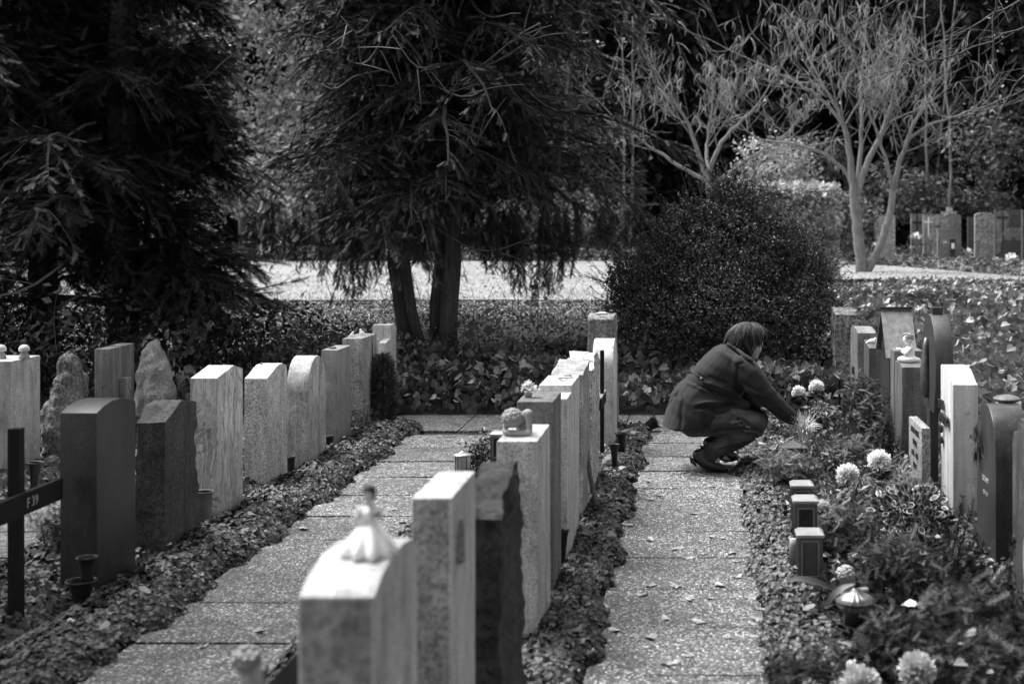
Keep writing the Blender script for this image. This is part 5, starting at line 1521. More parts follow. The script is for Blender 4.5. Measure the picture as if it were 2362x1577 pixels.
cloud_shrub('heather', 'small dark shrub between the round lantern and the square one', 'shrub', (PX(1105, 8.2), 8.2, .17), (.085, .07, .16), 900, .028, M['box_leaf'], LEAF, 410, stems=5, lump=.3)
# fluted glass cap lamp
def fluted_lamp():
    y = 5.3; x = PX(1974, y); z = PZ(1384, y); t = empty('garden_lamp', (x, y, z - .09), 'low garden lamp with fluted round glass cap in the right bed', 'lamp')
    k = 48; th = np.arange(k) * 2 * math.pi / k; s = MB(); pr = [(.074, -.004), (.076, .0), (.05, .018), (.022, .028), (.014, .04), (.008, .045)]
    V = []
    for r_, zz in pr:
        rr = r_ * (1 + .035 * np.sin(th * 16)); V += [(x + rr[i] * math.cos(th[i]), y + rr[i] * math.sin(th[i]), z + zz + .002 * math.sin(th[i] * 16)) for i in range(k)]
    i = np.arange(len(pr) - 1)[:, None] * k; j = np.arange(k)[None]; j2 = (j + 1) % k
    s.add(V, [np.stack([i + j, i + j2, i + k + j2, i + k + j], -1).reshape(-1, 4)]); s.build('cap', plain('glass_cap', .14, .32, .5, 30, metal=.4), t, smooth=True)
    s = MB(); s.tube([(x, y, z + .03), (x, y, z + .13)], [.003, .002], 6); s.build('hanger', M['black'], t)
    s = MB(); s.lathe((x, y, z - .09), [(.001, 0), (.04, 0), (.045, .085), (.03, .09)], 18); s.build('body', M['black'], t, smooth=True)
fluted_lamp()

# flowers
def mum(px, py, y, r, label, seed, stem=.12, mat='petal'):
    g = np.random.default_rng(seed); c = np.array(P(px, py, y)); t = empty('chrysanthemum', (c[0], c[1], c[2] - r - stem), label, 'flower')
    n = 760; d = rdir(n, -.45, 1, g); s = MB()
    dd = d + g.normal(0, .22, (n, 3)); rr = g.uniform(.25, .72, n)
    tv = np.array([[0, 0, 0], [.5, .13, .06], [.85, .11, .02], [1, 0, -.1], [.85, -.11, .02], [.5, -.13, .06]]); tf = [np.array([[0, 3, 2], [0, 2, 1], [0, 5, 4], [0, 4, 3]])]
    s.place(tv, tf, c + d * (rr * r)[:, None], basis(dd, None, g.uniform(0, 6, n)), np.full(n, r * .46)); s.build('bloom', M[mat], t)
    s = MB(); s.tube([c - [0, 0, r * .3], c - [0, 0, r + stem]], [.004, .005], 6); s.build('stem', M['bark'], t)
    n = 26; d = rdir(n, -.7, .2, g); s = MB(); s.place(IVY[0], IVY[1], c - [0, 0, r * 1.0] + d * r * .5, basis(d, None, g.normal(0, .4, n)), g.uniform(.04, .075, n)); s.build('leaves', M['box_leaf'], t)
mum(1842, 905, 9.95, .048, 'smaller white chrysanthemum left of its twin beyond the reaching arm', 1)
mum(1883, 893, 10.0, .052, 'larger white chrysanthemum right of its twin beyond the reaching arm', 2)
mum(1955, 1096, 8.05, .066, 'big white chrysanthemum above the brown lanterns', 3, .08)
mum(2028, 1064, 8.2, .068, 'biggest white chrysanthemum left of the speckled plaque', 4, .1)
mum(1985, 1580, 4.35, .062, 'white bloom cut by the bottom edge', 5, mat='pale_petal')
mum(2115, 1545, 4.35, .056, 'large fading white bloom at the bottom right', 6, mat='pale_petal')
mum(1898, 1168, 6.9, .034, 'small white blossom right of the middle brown lantern', 7)
def small_white(px, py, y, r, label, seed): far_flowers(px, py, y, r, label, 20, seed)
def blades(px, py, y, n, L, label, seed, mat, spread=1.0, w=.006, name='ornamental_grass', up=.6):
    g = np.random.default_rng(seed); c = np.array(P(px, py, y)); t = empty(name, tuple(c), label, 'grass')
    s = MB()
    for k in range(n):
        a = g.uniform(0, 6.28); l = L * g.uniform(.6, 1.1); u = np.linspace(0, 1, 8); sp = spread * g.uniform(.3, 1)
        d = np.array([math.cos(a), math.sin(a), 0])
        q_ = c + g.normal(0, .012, 3) + d * (u ** 1.3 * l * sp * .8)[:, None]; q_[:, 2] = c[2] + l * (up * 1.6 * u - 1.05 * u ** 2.2 * sp)
        side = np.array([-d[1], d[0], 0]) * w; wv = (1 - u ** 2.5)[:, None] * side
        V = np.concatenate([q_ - wv / 2, q_ + wv / 2 + [0, 0, w * .2]]); i = np.arange(7)
        s.add(V, [np.stack([i, i + 1, i + 9, i + 8], -1)])
    s.build('blades', mat, t)
M['blade_pale'] = leaf_mat('variegated_blades', .25, .55, .5, .3)
M['stripe'] = leaf_mat('striped_blades', .5, .85, .5, .3)
M['blade_mid'] = leaf_mat('grass_blades', .09, .22, .5, .3)
blades(1856, 1015, 8.8, 120, .2, 'pale striped grass tuft under the reaching hand', 21, M['stripe'], .8, .009, up=.75)
blades(1799, 1030, 8.75, 40, .12, 'pale striped grass tuft left of the hip-roofed lantern', 22, M['stripe'], 1.2, .008)
blades(2070, 1120, 8.4, 110, .26, 'fine arching grass behind the big white chrysanthemums', 23, M['blade_mid'], 1.0, .003)
blades(1985, 1120, 7.8, 60, .16, 'fine grass between the two big chrysanthemums', 24, M['blade_mid'], 1.2, .003)
# variegated shrub
def variegated():
    g = np.random.default_rng(33); c = np.array([1.02, 6.9, .16]); t = empty('variegated_shrub', (c[0], c[1], 0), 'small shrub with white-edged leaves beside the smooth pale stone', 'shrub')
    n = 520; d = rdir(n, -.3, 1, g); rad = np.array([.18, .14, .13]); pos = c + d * rad * g.uniform(.55, 1.05, (n, 1))
    dv = d + g.normal(0, .6, (n, 3)); B = basis(dv, d + g.normal(0, .4, (n, 3)) + [0, -.3, .3]); sc = g.uniform(.034, .055, n)
    oval = np.array([[0, 0, 0], [.2, .2, .04], [.5, .3, .06], [.8, .2, .03], [1, 0, 0], [.8, -.2, .03], [.5, -.3, .06], [.2, -.2, .04]]); of = [np.array([[7, 6, 5, 4, 3, 2, 1, 0]])]
    s = MB(); s.place(oval, of, pos, B, sc); s.build('leaf_margins', M['blade_pale'], t)
    inn = (oval - [.5, 0, 0]) * [.74, .66, 1] + [.5, 0, .035]
    s = MB(); s.place(inn, of, pos, B, sc); s.place(inn - [0, 0, .06], of, pos, B, sc); s.build('leaf_centres', M['box_leaf'], t)
    s = MB()
    for k in range(9):
        e = c + rdir(1, 0, 1, g)[0] * rad * .8; s.tube([(c[0], c[1], 0), e], [.006, .002], 4)
    s.build('stems', M['bark'], t)
variegated()
# heathers and dwarf conifers in the right bed
def tuft(px, py, y, rx, rz, n, label, seed, mat='bank_leaf', size=.05, tm=SPRAY, name='heather'):
    c = np.array(P(px, py, y)); cloud_shrub(name, label, 'heather' if name == 'heather' else 'plant', c, (rx, rx * .8, rz), n, size, M[mat], tm, seed, stems=5, up=1.0, lump=.25, inner=.2)
tuft(1950, 1210, 6.6, .17, .12, 900, 'dark heather right of the brown lanterns', 501)
tuft(1985, 905, 10.3, .14, .12, 700, 'dark heather right of the twin chrysanthemums', 502, 'yew')
tuft(1950, 1040, 8.8, .2, .09, 900, 'grey heather right of the hip-roofed lantern', 503, 'bank_leaf')
tuft(1810, 1070, 8.3, .17, .07, 900, 'pale mossy cushion plant near the crouching person', 504, 'hedge_leaf')
tuft(2010, 960, 9.9, .12, .17, 800, 'upright dark dwarf shrub before the ribbed stone', 505, 'yew')
tuft(2040, 1010, 9.4, .07, .17, 700, 'narrow dwarf conifer left of the angel stone', 506, 'yew')
tuft(2100, 1130, 7.6, .14, .08, 600, 'pale spiky cushion below the speckled plaque', 507, 'hedge_leaf')
tuft(1850, 1560, 4.8, .13, .07, 700, 'blurred heather low beside the middle path', 508, 'near_shade', .05)
tuft(2080, 1480, 5.1, .16, .07, 800, 'blurred dark plant behind the fading white bloom', 509, 'yew_dark', .07)
tuft(2240, 1440, 5.4, .2, .13, 1000, 'blurred dark conifer twigs at the bottom right corner', 510, 'yew_dark', .08)
tuft(2300, 1540, 4.9, .2, .13, 800, 'blurred black twigs in the bottom right corner', 511, 'yew_dark', .08)
tuft(2070, 1300, 6.0, .17, .1, 700, 'low dark plant before the variegated shrub', 512, 'yew_dark', .06)
tuft(1900, 960, 9.6, .13, .08, 600, 'small flowering cushion beyond the reaching hand', 513, 'hedge_leaf', .035, LEAF)
tuft(150, 1230, 6.6, .12, .15, 500, 'blurred dark twigs between the F 39 cross and the dark stone', 514, 'yew_dark', .06)
# fir branches leaning on the right stones
def fir(p0, p1, label, seed, pale=False):
    g = np.random.default_rng(seed); p0, p1 = np.array(p0), np.array(p1); t = empty('fir_twig', tuple(p0), label, 'fir twig')
    s = MB(); pl = smooth_line([p0, (p0 + p1) / 2 + g.normal(0, .01, 3), p1], 10); s.tube(pl, np.linspace(.005, .002, 10), 5); s.build('stem', M['bark'], t)
    n = 420; w = g.uniform(.1, 1, n); pos = np.stack([np.interp(w, np.linspace(0, 1, 10), pl[:, k]) for k in range(3)], -1)
    ax = (p1 - p0) / np.linalg.norm(p1 - p0); d = rdir(n, g=g); d -= (d @ ax)[:, None] * ax; d = d / np.linalg.norm(d, axis=1)[:, None] + ax * .7
    s = MB(); s.place(NARROW[0] * [1, .5, 1], NARROW[1], pos, basis(d), g.uniform(.018, .028, n)); s.build('needles', M['blade_pale' if pale else 'yew_dark'], t)
fir(P(2192, 1300, 6.3), P(2222, 1142, 6.3), 'dark fir twig leaning upright on the smooth pale stone', 1)
fir(P(2200, 1300, 6.2), P(2238, 1178, 6.25), 'dark fir twig right of the upright one', 2)
fir(P(2180, 1310, 6.1), P(2252, 1235, 6.2), 'dark fir twig lying low to the right', 3)
fir(P(2322, 1400, 5.6), P(2340, 1240, 5.6), 'dark fir twig against the leaf-carved stone', 4)
fir(P(2285, 1350, 5.7), P(2325, 1305, 5.75), 'pale fir sprig before the dark round-topped stone', 5, True)
fir(P(2225, 1478, 5.2), P(2262, 1462, 5.2), 'pale fir sprig low at the bottom right', 6, True)
# strap leaves around the lanterns
def strap(pts, y, w, label, seed):
    p_ = smooth_line([P(a, b_, y) for a, b_ in pts], 14); u = np.linspace(0, 1, 14); wd = np.sin(np.clip(u * .95 + .05, 0, 1) * math.pi) ** .6 * w
    up = np.tile([0, -.5, .8], (14, 1)); tt = np.gradient(p_, axis=0); sd2 = np.cross(tt, up); sd2 /= np.linalg.norm(sd2, axis=1)[:, None]
    V = np.concatenate([p_ - sd2 * wd[:, None] / 2, p_ - [0, 0, .004], p_ + sd2 * wd[:, None] / 2]); i = np.arange(13)
    b = MB(); b.add(V, [np.stack([i, i + 1, i + 15, i + 14], -1), np.stack([i + 14, i + 15, i + 29, i + 28], -1)]); tag(b.build('strap_leaf', M['ivy'], smooth=True), label, 'leaf')
strap([(1816, 1336), (1850, 1333), (1890, 1342), (1932, 1362)], 5.6, .035, 'long dark leaf bending under the nearest brown lantern', 1)
strap([(1905, 1398), (1920, 1372), (1945, 1352), (1975, 1345)], 5.5, .03, 'curved dark leaf beside the fluted lamp cap', 2)

# ------------------------------------------------------------ fallen leaves on the paving
def fallen_leaves():
    g = random.Random(12); me_list = []; path_leaf = leaf_mat('pale_withered_leaves', .13, .36, .7, .3)
    for k in range(5):
        n = 11; pts = []
        for i in range(n):
            a = 2 * math.pi * i / n; r_ = (1 if i % 2 == 0 else .55) * g.uniform(.8, 1.15) * (1.25 if i == 0 else 1)
            pts.append((r_ * math.cos(a), r_ * .75 * math.sin(a), .14 * math.sin(a * 2 + k) * r_ + .08 * r_))
        V = [(0, 0, 0)] + pts; Fc = np.array([[0, 1 + i, 1 + (i + 1) % n] for i in range(n)])
        me = mesh_from('fallen_leaf', np.array(V), [Fc]); me.materials.append(path_leaf); me_list.append(me)
    mid = [(1495, 1110), (1480, 1130), (1560, 1120), (1520, 1142), (1595, 1150), (1620, 1155), (1500, 1152), (1700, 1128), (1450, 1210), (1600, 1185), (1668, 1242), (1640, 1238), (1500, 1245), (1565, 1265), (1585, 1288), (1620, 1278), (1700, 1295), (1500, 1350), (1560, 1352), (1480, 1372), (1640, 1380), (1700, 1330), (1410, 1345), (1395, 1400), (1535, 1427), (1617, 1435), (1735, 1380), (1745, 1428), (1755, 1405), (1590, 1512), (1540, 1530), (1420, 1455), (1690, 1275), (1545, 1060), (1510, 1020), (1640, 1122), (1575, 1090), (1735, 1270), (1660, 1350), (1500, 1470), (1680, 1470), (1590, 1380)]
    left = [(595, 1455), (470, 1490), (580, 1310), (930, 1205), (905, 1175), (1010, 1080), (1060, 1022), (800, 1240), (700, 1220), (870, 1100), (1090, 1002), (1115, 1030), (760, 1340), (940, 1140)]
    for lst, lab, grp in ((mid, 'withered fallen leaf lying on the middle path', 'fallen leaves on the middle path'), (left, 'withered fallen leaf lying on the left path', 'fallen leaves on the left path')):
        for (px, py) in lst:
            y = F * (H - .014) / (py - VY); s = g.uniform(.022, .044)
            o = bpy.data.objects.new('fallen_leaf', g.choice(me_list)); COL.objects.link(o)
            o.location = (PX(px, y), y, .017); o.rotation_euler = (g.uniform(-.12, .12), g.uniform(-.12, .12), g.uniform(0, 6.28)); o.scale = (s, s, s)
            tag(o, lab, 'leaf', grp)
fallen_leaves()

# ------------------------------------------------------------ the crouching person
def person():
    Y0 = 9.03; K = 3.484; U = Y0 / F / K       # metres per crop pixel
    def Q(cx, cy, dy=0.0):
        p_ = P(1450 + cx / K, 700 + cy / K, Y0); return np.array([p_[0], p_[1] + dy, p_[2]])
    base = Q(680, 1338); base[2] = 0.012
    # body (mostly under the clothes): one continuous skin
    pr = []
    C = lambda a, da, b_, db, r0, r1: pr.append(('c', Q(a[0], a[1], da), Q(b_[0], b_[1], db), r0, r1))
    C((540, 900), 0, (700, 620), 0, .11, .12); C((700, 620), 0, (860, 430), 0, .12, .09)
    C((860, 430), 0, (945, 360), 0, .06, .052)
    rot = Matrix.Rotation(R(38), 4, 'Y')
    pr.append(('e', Q(962, 285), (.082, .074, .105), rot))       # skull
    pr.append(('e', Q(1000, 345), (.055, .055, .075), rot))       # face
    C((1018, 415), 0, (1008, 425), 0, .021, .02)                  # chin
    C((1032, 352), 0, (1051, 378), 0, .010, .0135)               # nose
    pr.append(('e', Q(1022, 398), (.022, .026, .011), rot))      # lips
    pr.append(('e', Q(1036, 330), (.014, .04, .01), rot))        # brow
    pr.append(('e', Q(930, 335, -.074), (.014, .008, .026), rot)); pr.append(('e', Q(930, 335, .074), (.014, .008, .026), rot))
    for sg in (-1, 1):
        C((880, 470), sg * .12, (930, 500), sg * .16, .05, .05)
    C((930, 500), -.16, (1110, 715), -.17, .046, .036); C((1110, 715), -.17, (1330, 925), -.07, .034, .022)
    C((930, 500), .16, (960, 790), .2, .046, .036); C((960, 790), .2, (1060, 860), .14, .034, .024)
    for sg, kn, an in ((-1, (1005, 930), (655, 1165)), (1, (1035, 950), (745, 1195))):
        C((540, 930), sg * .09, kn, sg * .17, .085, .055); C(kn, sg * .17, an, sg * .11, .055, .036); C(an, sg * .11, (an[0] + 40, an[1] + 70), sg * .11, .034, .03)
    # right hand: palm, four curled fingers, thumb
    h0 = Q(1345, 940, -.065)
    dirh = np.array([.80, .12, -.42]); dirh /= np.linalg.norm(dirh); lat = np.array([.1, .95, .1]); lat /= np.linalg.norm(lat); dn = np.cross(dirh, lat)
    dn = dn if dn[2] < 0 else -dn
    for k in range(4):
        o_ = (k - 1.5) * .017; a = h0 + lat * o_ * .7; kn = a + dirh * (.082 - .004 * abs(k - 1.3)); Lf = (.036, .041, .038, .03)[k]
        pr.append(('c', a, kn, .0125, .0105))
        p1 = kn + (dirh * .8 + dn * .45) / np.linalg.norm(dirh * .8 + dn * .45) * Lf; p2 = p1 + (dirh * .35 + dn * .9) * .026; p3 = p2 + (dn) * .018
        pr.append(('c', kn, p1, .0092, .0085)); pr.append(('c', p1, p2, .0085, .0078)); pr.append(('c', p2, p3, .0078, .0065))
    tb_ = h0 + dirh * .025 - lat * .022; t1 = tb_ + (dirh * .6 - lat * .35 + dn * .5) * .04; t2 = t1 + (dirh * .6 + dn * .8) * .026
    pr.append(('c', tb_, t1, .0125, .0098)); pr.append(('c', t1, t2, .0098, .0078))
    # left hand resting on the knee
    h1 = Q(1060, 862, .14)
    for k in range(4):
        a = h1 + np.array([0, (k - 1.5) * .014, 0]); kn = a + np.array([.075, (k - 1.5) * .006, -.01]); pr.append(('c', a, kn, .012, .010)); pr.append(('c', kn, kn + [.03, 0, -.02], .009, .008)); pr.append(('c', kn + [.03, 0, -.02], kn + [.042, 0, -.045], .008, .0068))
    pr.append(('c', h1 + [.01, -.03, 0], h1 + [.05, -.05, -.01], .012, .009))
    body = blob('person', pr, .0055, M['skin'], None, tuple(base), 3)
    tag(body, 'person in dark coat and jeans crouching on the path, reaching to the flowers', 'person')

    # coat: loft along the bent back, then sleeves and skirt folds
    def loft(b, secs, k=28, pw=2.5):
        V = []
        th = np.arange(k) * 2 * math.pi / k
        for (a, c_, lat_, dy) in secs:
            A, B_ = Q(*a), Q(*c_); ctr = (A + B_) / 2 + np.array([0, dy, 0]); hv = (A - B_) / 2
            cs, sn = np.cos(th), np.sin(th); f = (np.abs(cs) ** pw + np.abs(sn) ** pw) ** (-1 / pw)
            V.append(ctr + (cs * f)[:, None] * hv + (sn * f)[:, None] * np.array([0, lat_, 0]))
        n = len(secs); V = np.concatenate(V); i = np.arange(n - 1)[:, None] * k; j = np.arange(k)[None]; j2 = (j + 1) % k
        b.add(V, [np.stack([i + j, i + j2, i + k + j2, i + k + j], -1).reshape(-1, 4), np.array([list(range(k))[::-1]]), np.array([list(range((n - 1) * k, n * k))])])
    def coat_geo(b):
        loft(b, [((795, 312), (985, 425), .075, 0), ((745, 325), (1000, 475), .15, 0), ((690, 350), (1005, 540), .20, 0), ((600, 425), (960, 640), .215, 0), ((525, 510), (925, 710), .21, 0), ((462, 590), (900, 775), .20, 0),
                 ((392, 655), (880, 815), .215, 0), ((335, 730), (850, 865), .235, 0), ((305, 830), (810, 910), .245, 0), ((284, 910), (745, 958), .25, 0), ((268, 968), (640, 1000), .25, 0)])
    prs = [('mb', coat_geo)]
    def CC(pts, dys, rs):
        for i in range(len(pts) - 1): prs.append(('c', Q(pts[i][0], pts[i][1], dys[i]), Q(pts[i + 1][0], pts[i + 1][1], dys[i + 1]), rs[i], rs[i + 1]))
    CC([(905, 490), (960, 545), (1030, 640), (1110, 730), (1200, 815), (1292, 895)], [-.155, -.18, -.19, -.18, -.13, -.085], [.088, .083, .074, .066, .058, .050])
    CC([(905, 480), (950, 560), (965, 680), (965, 790), (1020, 835), (1060, 860)], [.15, .185, .21, .2, .16, .14], [.085, .08, .066, .058, .045, .04])
    CC([(860, 790), (905, 790), (945, 790)], [-.13, -.155, -.17], [.05, .04, .022])   # front flap over the thigh
    coat = blob('coat', prs, .0075, None, body, None, 3)
    # sculpt creases
    me = coat.data; n = len(me.vertices); co = np.empty(n * 3); me.vertices.foreach_get('co', co); co = co.reshape(-1, 3)
    no = np.empty(n * 3); me.vertices.foreach_get('normal', no); no = no.reshape(-1, 3)
    W = co + np.array(body.location)
    cx = ((W[:, 0] / Y0 * F + VX) - 1450) * K; cy = ((H - W[:, 2]) * F / Y0 + VY - 700) * K
    near = W[:, 1] < Y0 + .02
    disp = np.zeros(n)
    cre = [((560, 640), (760, 700), 9, -.006), ((600, 600), (820, 665), 12, .006), ((640, 560), (900, 660), 10, -.005), ((520, 540), (640, 590), 10, -.005), ((540, 800), (640, 790), 12, -.009), ((640, 790), (700, 840), 12, -.008), ((560, 770), (760, 755), 10, .007),
           ((700, 800), (880, 770), 10, -.009), ((720, 840), (860, 800), 12, .008), ((690, 900), (850, 840), 12, -.008), ((600, 860), (610, 1000), 14, -.006), ((430, 760), (420, 1000), 12, -.005), ((330, 760), (395, 690), 8, -.007), ((300, 830), (350, 740), 6, -.009),
           ((900, 600), (1010, 660), 9, -.007), ((930, 640), (1060, 700), 9, .006), ((960, 700), (1120, 735), 9, -.006), ((1000, 740), (1130, 770), 9, -.005), ((870, 470), (905, 440), 8, -.008), ((870, 470), (850, 640), 8, -.008), ((850, 640), (900, 720), 9, -.007),
           ((800, 340), (960, 430), 9, -.005), ((740, 370), (900, 470), 14, .004), ((1150, 800), (1240, 850), 8, -.004), ((760, 620), (900, 650), 8, .005), ((720, 700), (880, 740), 9, -.006), ((640, 660), (700, 720), 10, -.005), ((470, 620), (700, 700), 9, .004)]
    for a, b_, w, amp in cre:
        a = np.array(a, float); b_ = np.array(b_, float); ab = b_ - a; L2 = ab @ ab
        tpar = np.clip(((cx - a[0]) * ab[0] + (cy - a[1]) * ab[1]) / L2, 0, 1)
        dx = cx - a[0] - tpar * ab[0]; dyv = cy - a[1] - tpar * ab[1] + 6 * np.sin(tpar * 5)
        disp += 3.4 * amp * np.exp(-(dx * dx + dyv * dyv) / (w * w * 1.3)) * (1 - .6 * np.abs(2 * tpar - 1)) * near
    disp += .0032 * np.sin(cx / 31 + 2.2 * np.sin(cy / 55)) * np.cos(cy / 43)
    co += no * disp[:, None]; me.vertices.foreach_set('co', co.ravel()); me.update()
    wool, nt, b = newmat('wool_coat'); c0 = coords(nt)
    c = ramp(nt, noisetex(nt, c0, 320, 2, .7), [(.3, .017), (.7, .031)]); nt.links.new(c, b.inputs['Base Color']); b.inputs['Roughness'].default_value = .85; b.inputs['Specular IOR Level'].default_value = .15
    b.inputs['Sheen Weight'].default_value = .06; b.inputs['Sheen Roughness'].default_value = .5
    bump(nt, b, noisetex(nt, c0, 400, 2, .7), .3, .002)
    me.materials.clear(); me.materials.append(wool)
    def on_coat(cx_, cy_, off=.003):
        """nearest coat surface towards the camera at a crop position"""
        d2 = (cx - cx_) ** 2 + (cy - cy_) ** 2 + np.where(near, 0, 1e9); k = np.argsort(d2)[:30]; j = k[np.argmin(W[k, 1])]
        p_ = np.array([*Q(cx_, cy_)]); p_[1] = W[j, 1] - off; return p_
    # half belt with button, collar, seams
    b = MB(); tp = [on_coat(a, c_, .006) for a, c_ in ((478, 530), (510, 538), (545, 550), (580, 560), (602, 568))]; bt = [p_ - np.array([-.004, 0, .022]) for p_ in tp]
    V = np.array(tp + bt); V = np.r_[V, V - [0, -.012, 0] + [0, 0, 0]]; i = np.arange(4)
    V[10:] += [0, .0, 0]
    b.add(V, [np.stack([i + 5, i + 6, i + 1, i], -1), np.stack([i, i + 1, i + 11, i + 10], -1), np.stack([i + 15, i + 16, i + 6, i + 5], -1), [[4, 9, 19, 14]], [[0, 10, 15, 5]]])
    b.build('half_belt', wool, coat)
    b = MB(); bc = on_coat(583, 573, .008); b.lathe(bc, [(.001, -.006), (.006, -.005), (.0078, -.002), (.008, .002), (.001, .004)], 14, np.array([[1, 0, 0], [0, 0, 1], [0, -1, 0]])); b.build('button', plain('horn_button', .2, .3, .2, 40), coat, smooth=True)
    seam = plain('seam_shadow_cloth', .03, .9, .1, 30)
    for pts in ([(905, 440), (872, 480), (855, 560), (858, 620), (895, 700)], [(1235, 925), (1265, 890), (1300, 858)], [(430, 700), (425, 820), (415, 990)], [(610, 800), (598, 900), (600, 1000)]):
        b = MB(); pp = smooth_line([on_coat(a, c_, -.0005) for a, c_ in pts], 14); b.tube(pp, np.full(14, .0016), 5); b.build('seam', wool, coat)
    b = MB(); pp = smooth_line([on_coat(788, 318, 0), on_coat(860, 350, .004), on_coat(930, 400, .004), on_coat(985, 440, 0)], 12); b.tube(pp, np.full(12, .011), 8); b.build('collar', wool, coat, smooth=True)
    # dark knitted cuff between sleeve and hand
    blob('cuff', [('c', Q(1280, 885, -.085), Q(1355, 948, -.062), .036, .027)], .005, M['blackwood'], body, None, 2)

    # trousers
    pr2 = []
    def T(pts, dys, rs):
        for i in range(len(pts) - 1): pr2.append(('c', Q(pts[i][0], pts[i][1], dys[i]), Q(pts[i + 1][0], pts[i + 1][1], dys[i + 1]), rs[i], rs[i + 1]))
    pr2.append(('e', Q(520, 940, 0), (.13, .19, .085), None))
    T([(520, 930), (700, 915), (860, 915), (1000, 935)], [-.09, -.13, -.16, -.175], [.10, .10, .088, .078])
    T([(1005, 942), (930, 1010), (820, 1080), (720, 1130), (655, 1175)], [-.175, -.165, -.145, -.125, -.115], [.074, .072, .066, .058, .052])
    T([(655, 1175), (648, 1190)], [-.115, -.115], [.054, .056])
    T([(520, 930), (720, 930), (880, 940), (1040, 960)], [.09, .13, .16, .175], [.10, .10, .088, .075])
    T([(1040, 960), (960, 1040), (860, 1110), (770, 1160), (742, 1195)], [.175, .16, .14, .125, .115], [.072, .07, .062, .054, .05])
    tr = blob('jeans', pr2, .0075, None, body, None, 3)
    me = tr.data; n = len(me.vertices); co = np.empty(n * 3); me.vertices.foreach_get('co', co); co = co.reshape(-1, 3); no = np.empty(n * 3); me.vertices.foreach_get('normal', no); no = no.reshape(-1, 3)
    W2 = co + np.array(body.location); cx2 = ((W2[:, 0] / Y0 * F + VX) - 1450) * K; cy2 = ((H - W2[:, 2]) * F / Y0 + VY - 700) * K
    disp = np.zeros(n)
    for a, b_, w, amp in [((880, 880), (960, 930), 7, -.005), ((900, 860), (985, 920), 6, .004), ((860, 890), (940, 950), 6, -.004), ((930, 950), (1040, 985), 8, -.008), ((920, 975), (1050, 1010), 8, .006), ((900, 985), (1010, 1000), 7, -.007), ((820, 920), (900, 900), 7, .004),
                          ((720, 980), (960, 960), 9, -.012), ((640, 1120), (720, 1190), 9, -.005), ((600, 1150), (690, 1220), 8, .004), ((700, 1120), (900, 1060), 8, .004), ((840, 860), (900, 920), 6, -.004), ((940, 1010), (1010, 1050), 7, -.004)]:
        a = np.array(a, float); b_ = np.array(b_, float); ab = b_ - a; tpar = np.clip(((cx2 - a[0]) * ab[0] + (cy2 - a[1]) * ab[1]) / (ab @ ab), 0, 1)
        dx = cx2 - a[0] - tpar * ab[0]; dy_ = cy2 - a[1] - tpar * ab[1]; disp += 2.8 * amp * np.exp(-(dx * dx + dy_ * dy_) / (w * w * 1.3)) * (W2[:, 1] < Y0)
    co += no * disp[:, None]; me.vertices.foreach_set('co', co.ravel()); me.update()
    den, nt, b = newmat('denim'); c0 = coords(nt)
    c = mixc(nt, ramp(nt, noisetex(nt, c0, 250, 2, .7), [(.3, .025), (.7, .05)]), ramp(nt, noisetex(nt, coords(nt, (1, 1, 1.4)), 7, 5, .6), [(.35, .6), (.65, 2.2)]), 1.0, 'MULTIPLY')
    nt.links.new(c, b.inputs['Base Color']); b.inputs['Roughness'].default_value = .85; b.inputs['Specular IOR Level'].default_value = .2; bump(nt, b, noisetex(nt, c0, 300, 2, .7), .3, .002)
    me.materials.clear(); me.materials.append(den)

    # shoes
    def shoe(dx, dz, dy, nm):
        P_ = lambda a, c_, d=0: Q(a + dx, c_ + dz, dy + d)
        pr3 = [('c', P_(565, 1195), P_(600, 1225), .042, .042), ('c', P_(600, 1230), P_(670, 1275), .044, .04), ('c', P_(670, 1278), P_(765, 1302), .04, .026), ('c', P_(600, 1180), P_(640, 1215), .04, .042)]
        o_ = blob('shoe', pr3, .005, plain('shoe_leather_' + nm, .02, .35, .3, 30), body, None, 3)
        b = MB(); pl = [P_(505, 1222), P_(550, 1250), P_(600, 1292), P_(660, 1322), P_(740, 1334), P_(795, 1322)]; k = len(pl)
        wd = [.032, .033, .03, .038, .042, .02]; V = []
        for p_, w_ in zip(pl, wd): V += [p_ + [0, -w_, .006], p_ + [0, w_, .006], p_ + [0, w_, -.004], p_ + [0, -w_, -.004]]
        i = np.arange(k - 1) * 4; fs = [np.stack([i + a_, i + (a_ + 1) % 4, i + 4 + (a_ + 1) % 4, i + 4 + a_], -1) for a_ in range(4)]
        b.add(V, fs + [[[3, 2, 1, 0]], [[4 * k - 4, 4 * k - 3, 4 * k - 2, 4 * k - 1]]]); b.build('sole', M['black'], o_)
        b = MB(); v = [P_(490, 1212), P_(540, 1245), P_(548, 1282), P_(500, 1248)]; V = [p_ + [0, -.032, 0] for p_ in v] + [p_ + [0, .032, 0] for p_ in v]
        b.add(V, [[[0, 1, 2, 3], [7, 6, 5, 4], [0, 4, 5, 1], [1, 5, 6, 2], [2, 6, 7, 3], [3, 7, 4, 0]]]); b.build('heel', M['black'], o_)
    shoe(0, 0, -.115, 'right'); shoe(85, -50, .115, 'left')

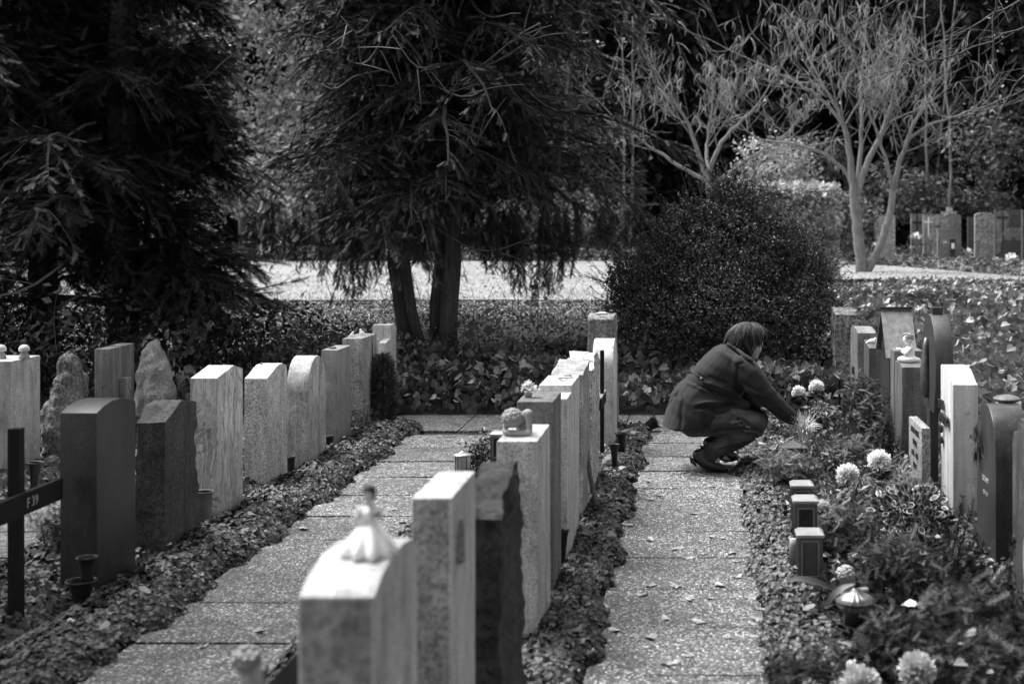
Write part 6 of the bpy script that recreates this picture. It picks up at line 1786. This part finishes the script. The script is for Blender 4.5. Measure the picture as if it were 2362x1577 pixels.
    # hair: cap plus many strands falling from the crown
    cap = blob('hair', [('e', Q(945, 262, 0), (.098, .088, .092), Matrix.Rotation(R(25), 4, 'Y')), ('e', Q(900, 310, 0), (.085, .085, .075), None), ('c', Q(930, 300, -.06), Q(970, 395, -.055), .04, .022), ('c', Q(930, 300, .06), Q(970, 395, .055), .04, .022), ('c', Q(1040, 240, 0), Q(1070, 270, 0), .045, .03), ('c', Q(850, 300, 0), Q(815, 300, 0), .06, .035)], .006, M['hair'], body, None, 2)
    g = np.random.default_rng(12); b = MB()
    C0 = Q(948, 268)
    for lk_ in range(120):
        a0 = g.uniform(0, 2 * math.pi); fx = math.cos(a0)
        ye = np.interp(fx, [-1, -.75, -.3, .15, .45, .75, 1], [318, 350, 392, 418, 350, 295, 258]) + g.normal(0, 24)
        tipz = Q(0, ye)[2]; flick = g.normal(0, .020, 2); thick = g.uniform(.7, 1.3); lay = g.uniform(.90, 1.07); el0 = g.uniform(.35, 1.5); wav = g.uniform(-1, 1)
        for k in range(11):
            a = a0 + g.normal(0, .13); u = np.linspace(0, 1, 10); conv = u ** 2
            z0 = C0[2] + .094 * math.sin(np.clip(el0 + g.normal(0, .1), .1, 1.5)); z = z0 + (tipz + g.normal(0, .004) - z0) * u ** 1.1
            hz = np.clip((z - C0[2]) / .096, 0, .999); rad_ = np.sqrt(1 - hz ** 2); below = np.clip((C0[2] - z) / .1, 0, 1.4)
            aa = a * (1 - conv) + a0 * conv + .10 * wav * np.sin(u * 5)
            rx = .124 * lay * (1 - .22 * below * (1 if fx > -.2 else .05)); ry = .098 * lay * (1 - .10 * below)
            pts = np.stack([C0[0] + rx * rad_ * np.cos(aa) + .012 * hz + (-.018 if fx < -.3 else .010) * below + flick[0] * conv, C0[1] + ry * rad_ * np.sin(aa) + flick[1] * conv, z], -1)
            b.tube(pts, thick * g.uniform(.0012, .0030) * np.array([.5, .9, 1, 1, 1, 1, .9, .7, .4, .08]), 4, False)
    b.build('strands', M['hair'], cap, smooth=True)
person()
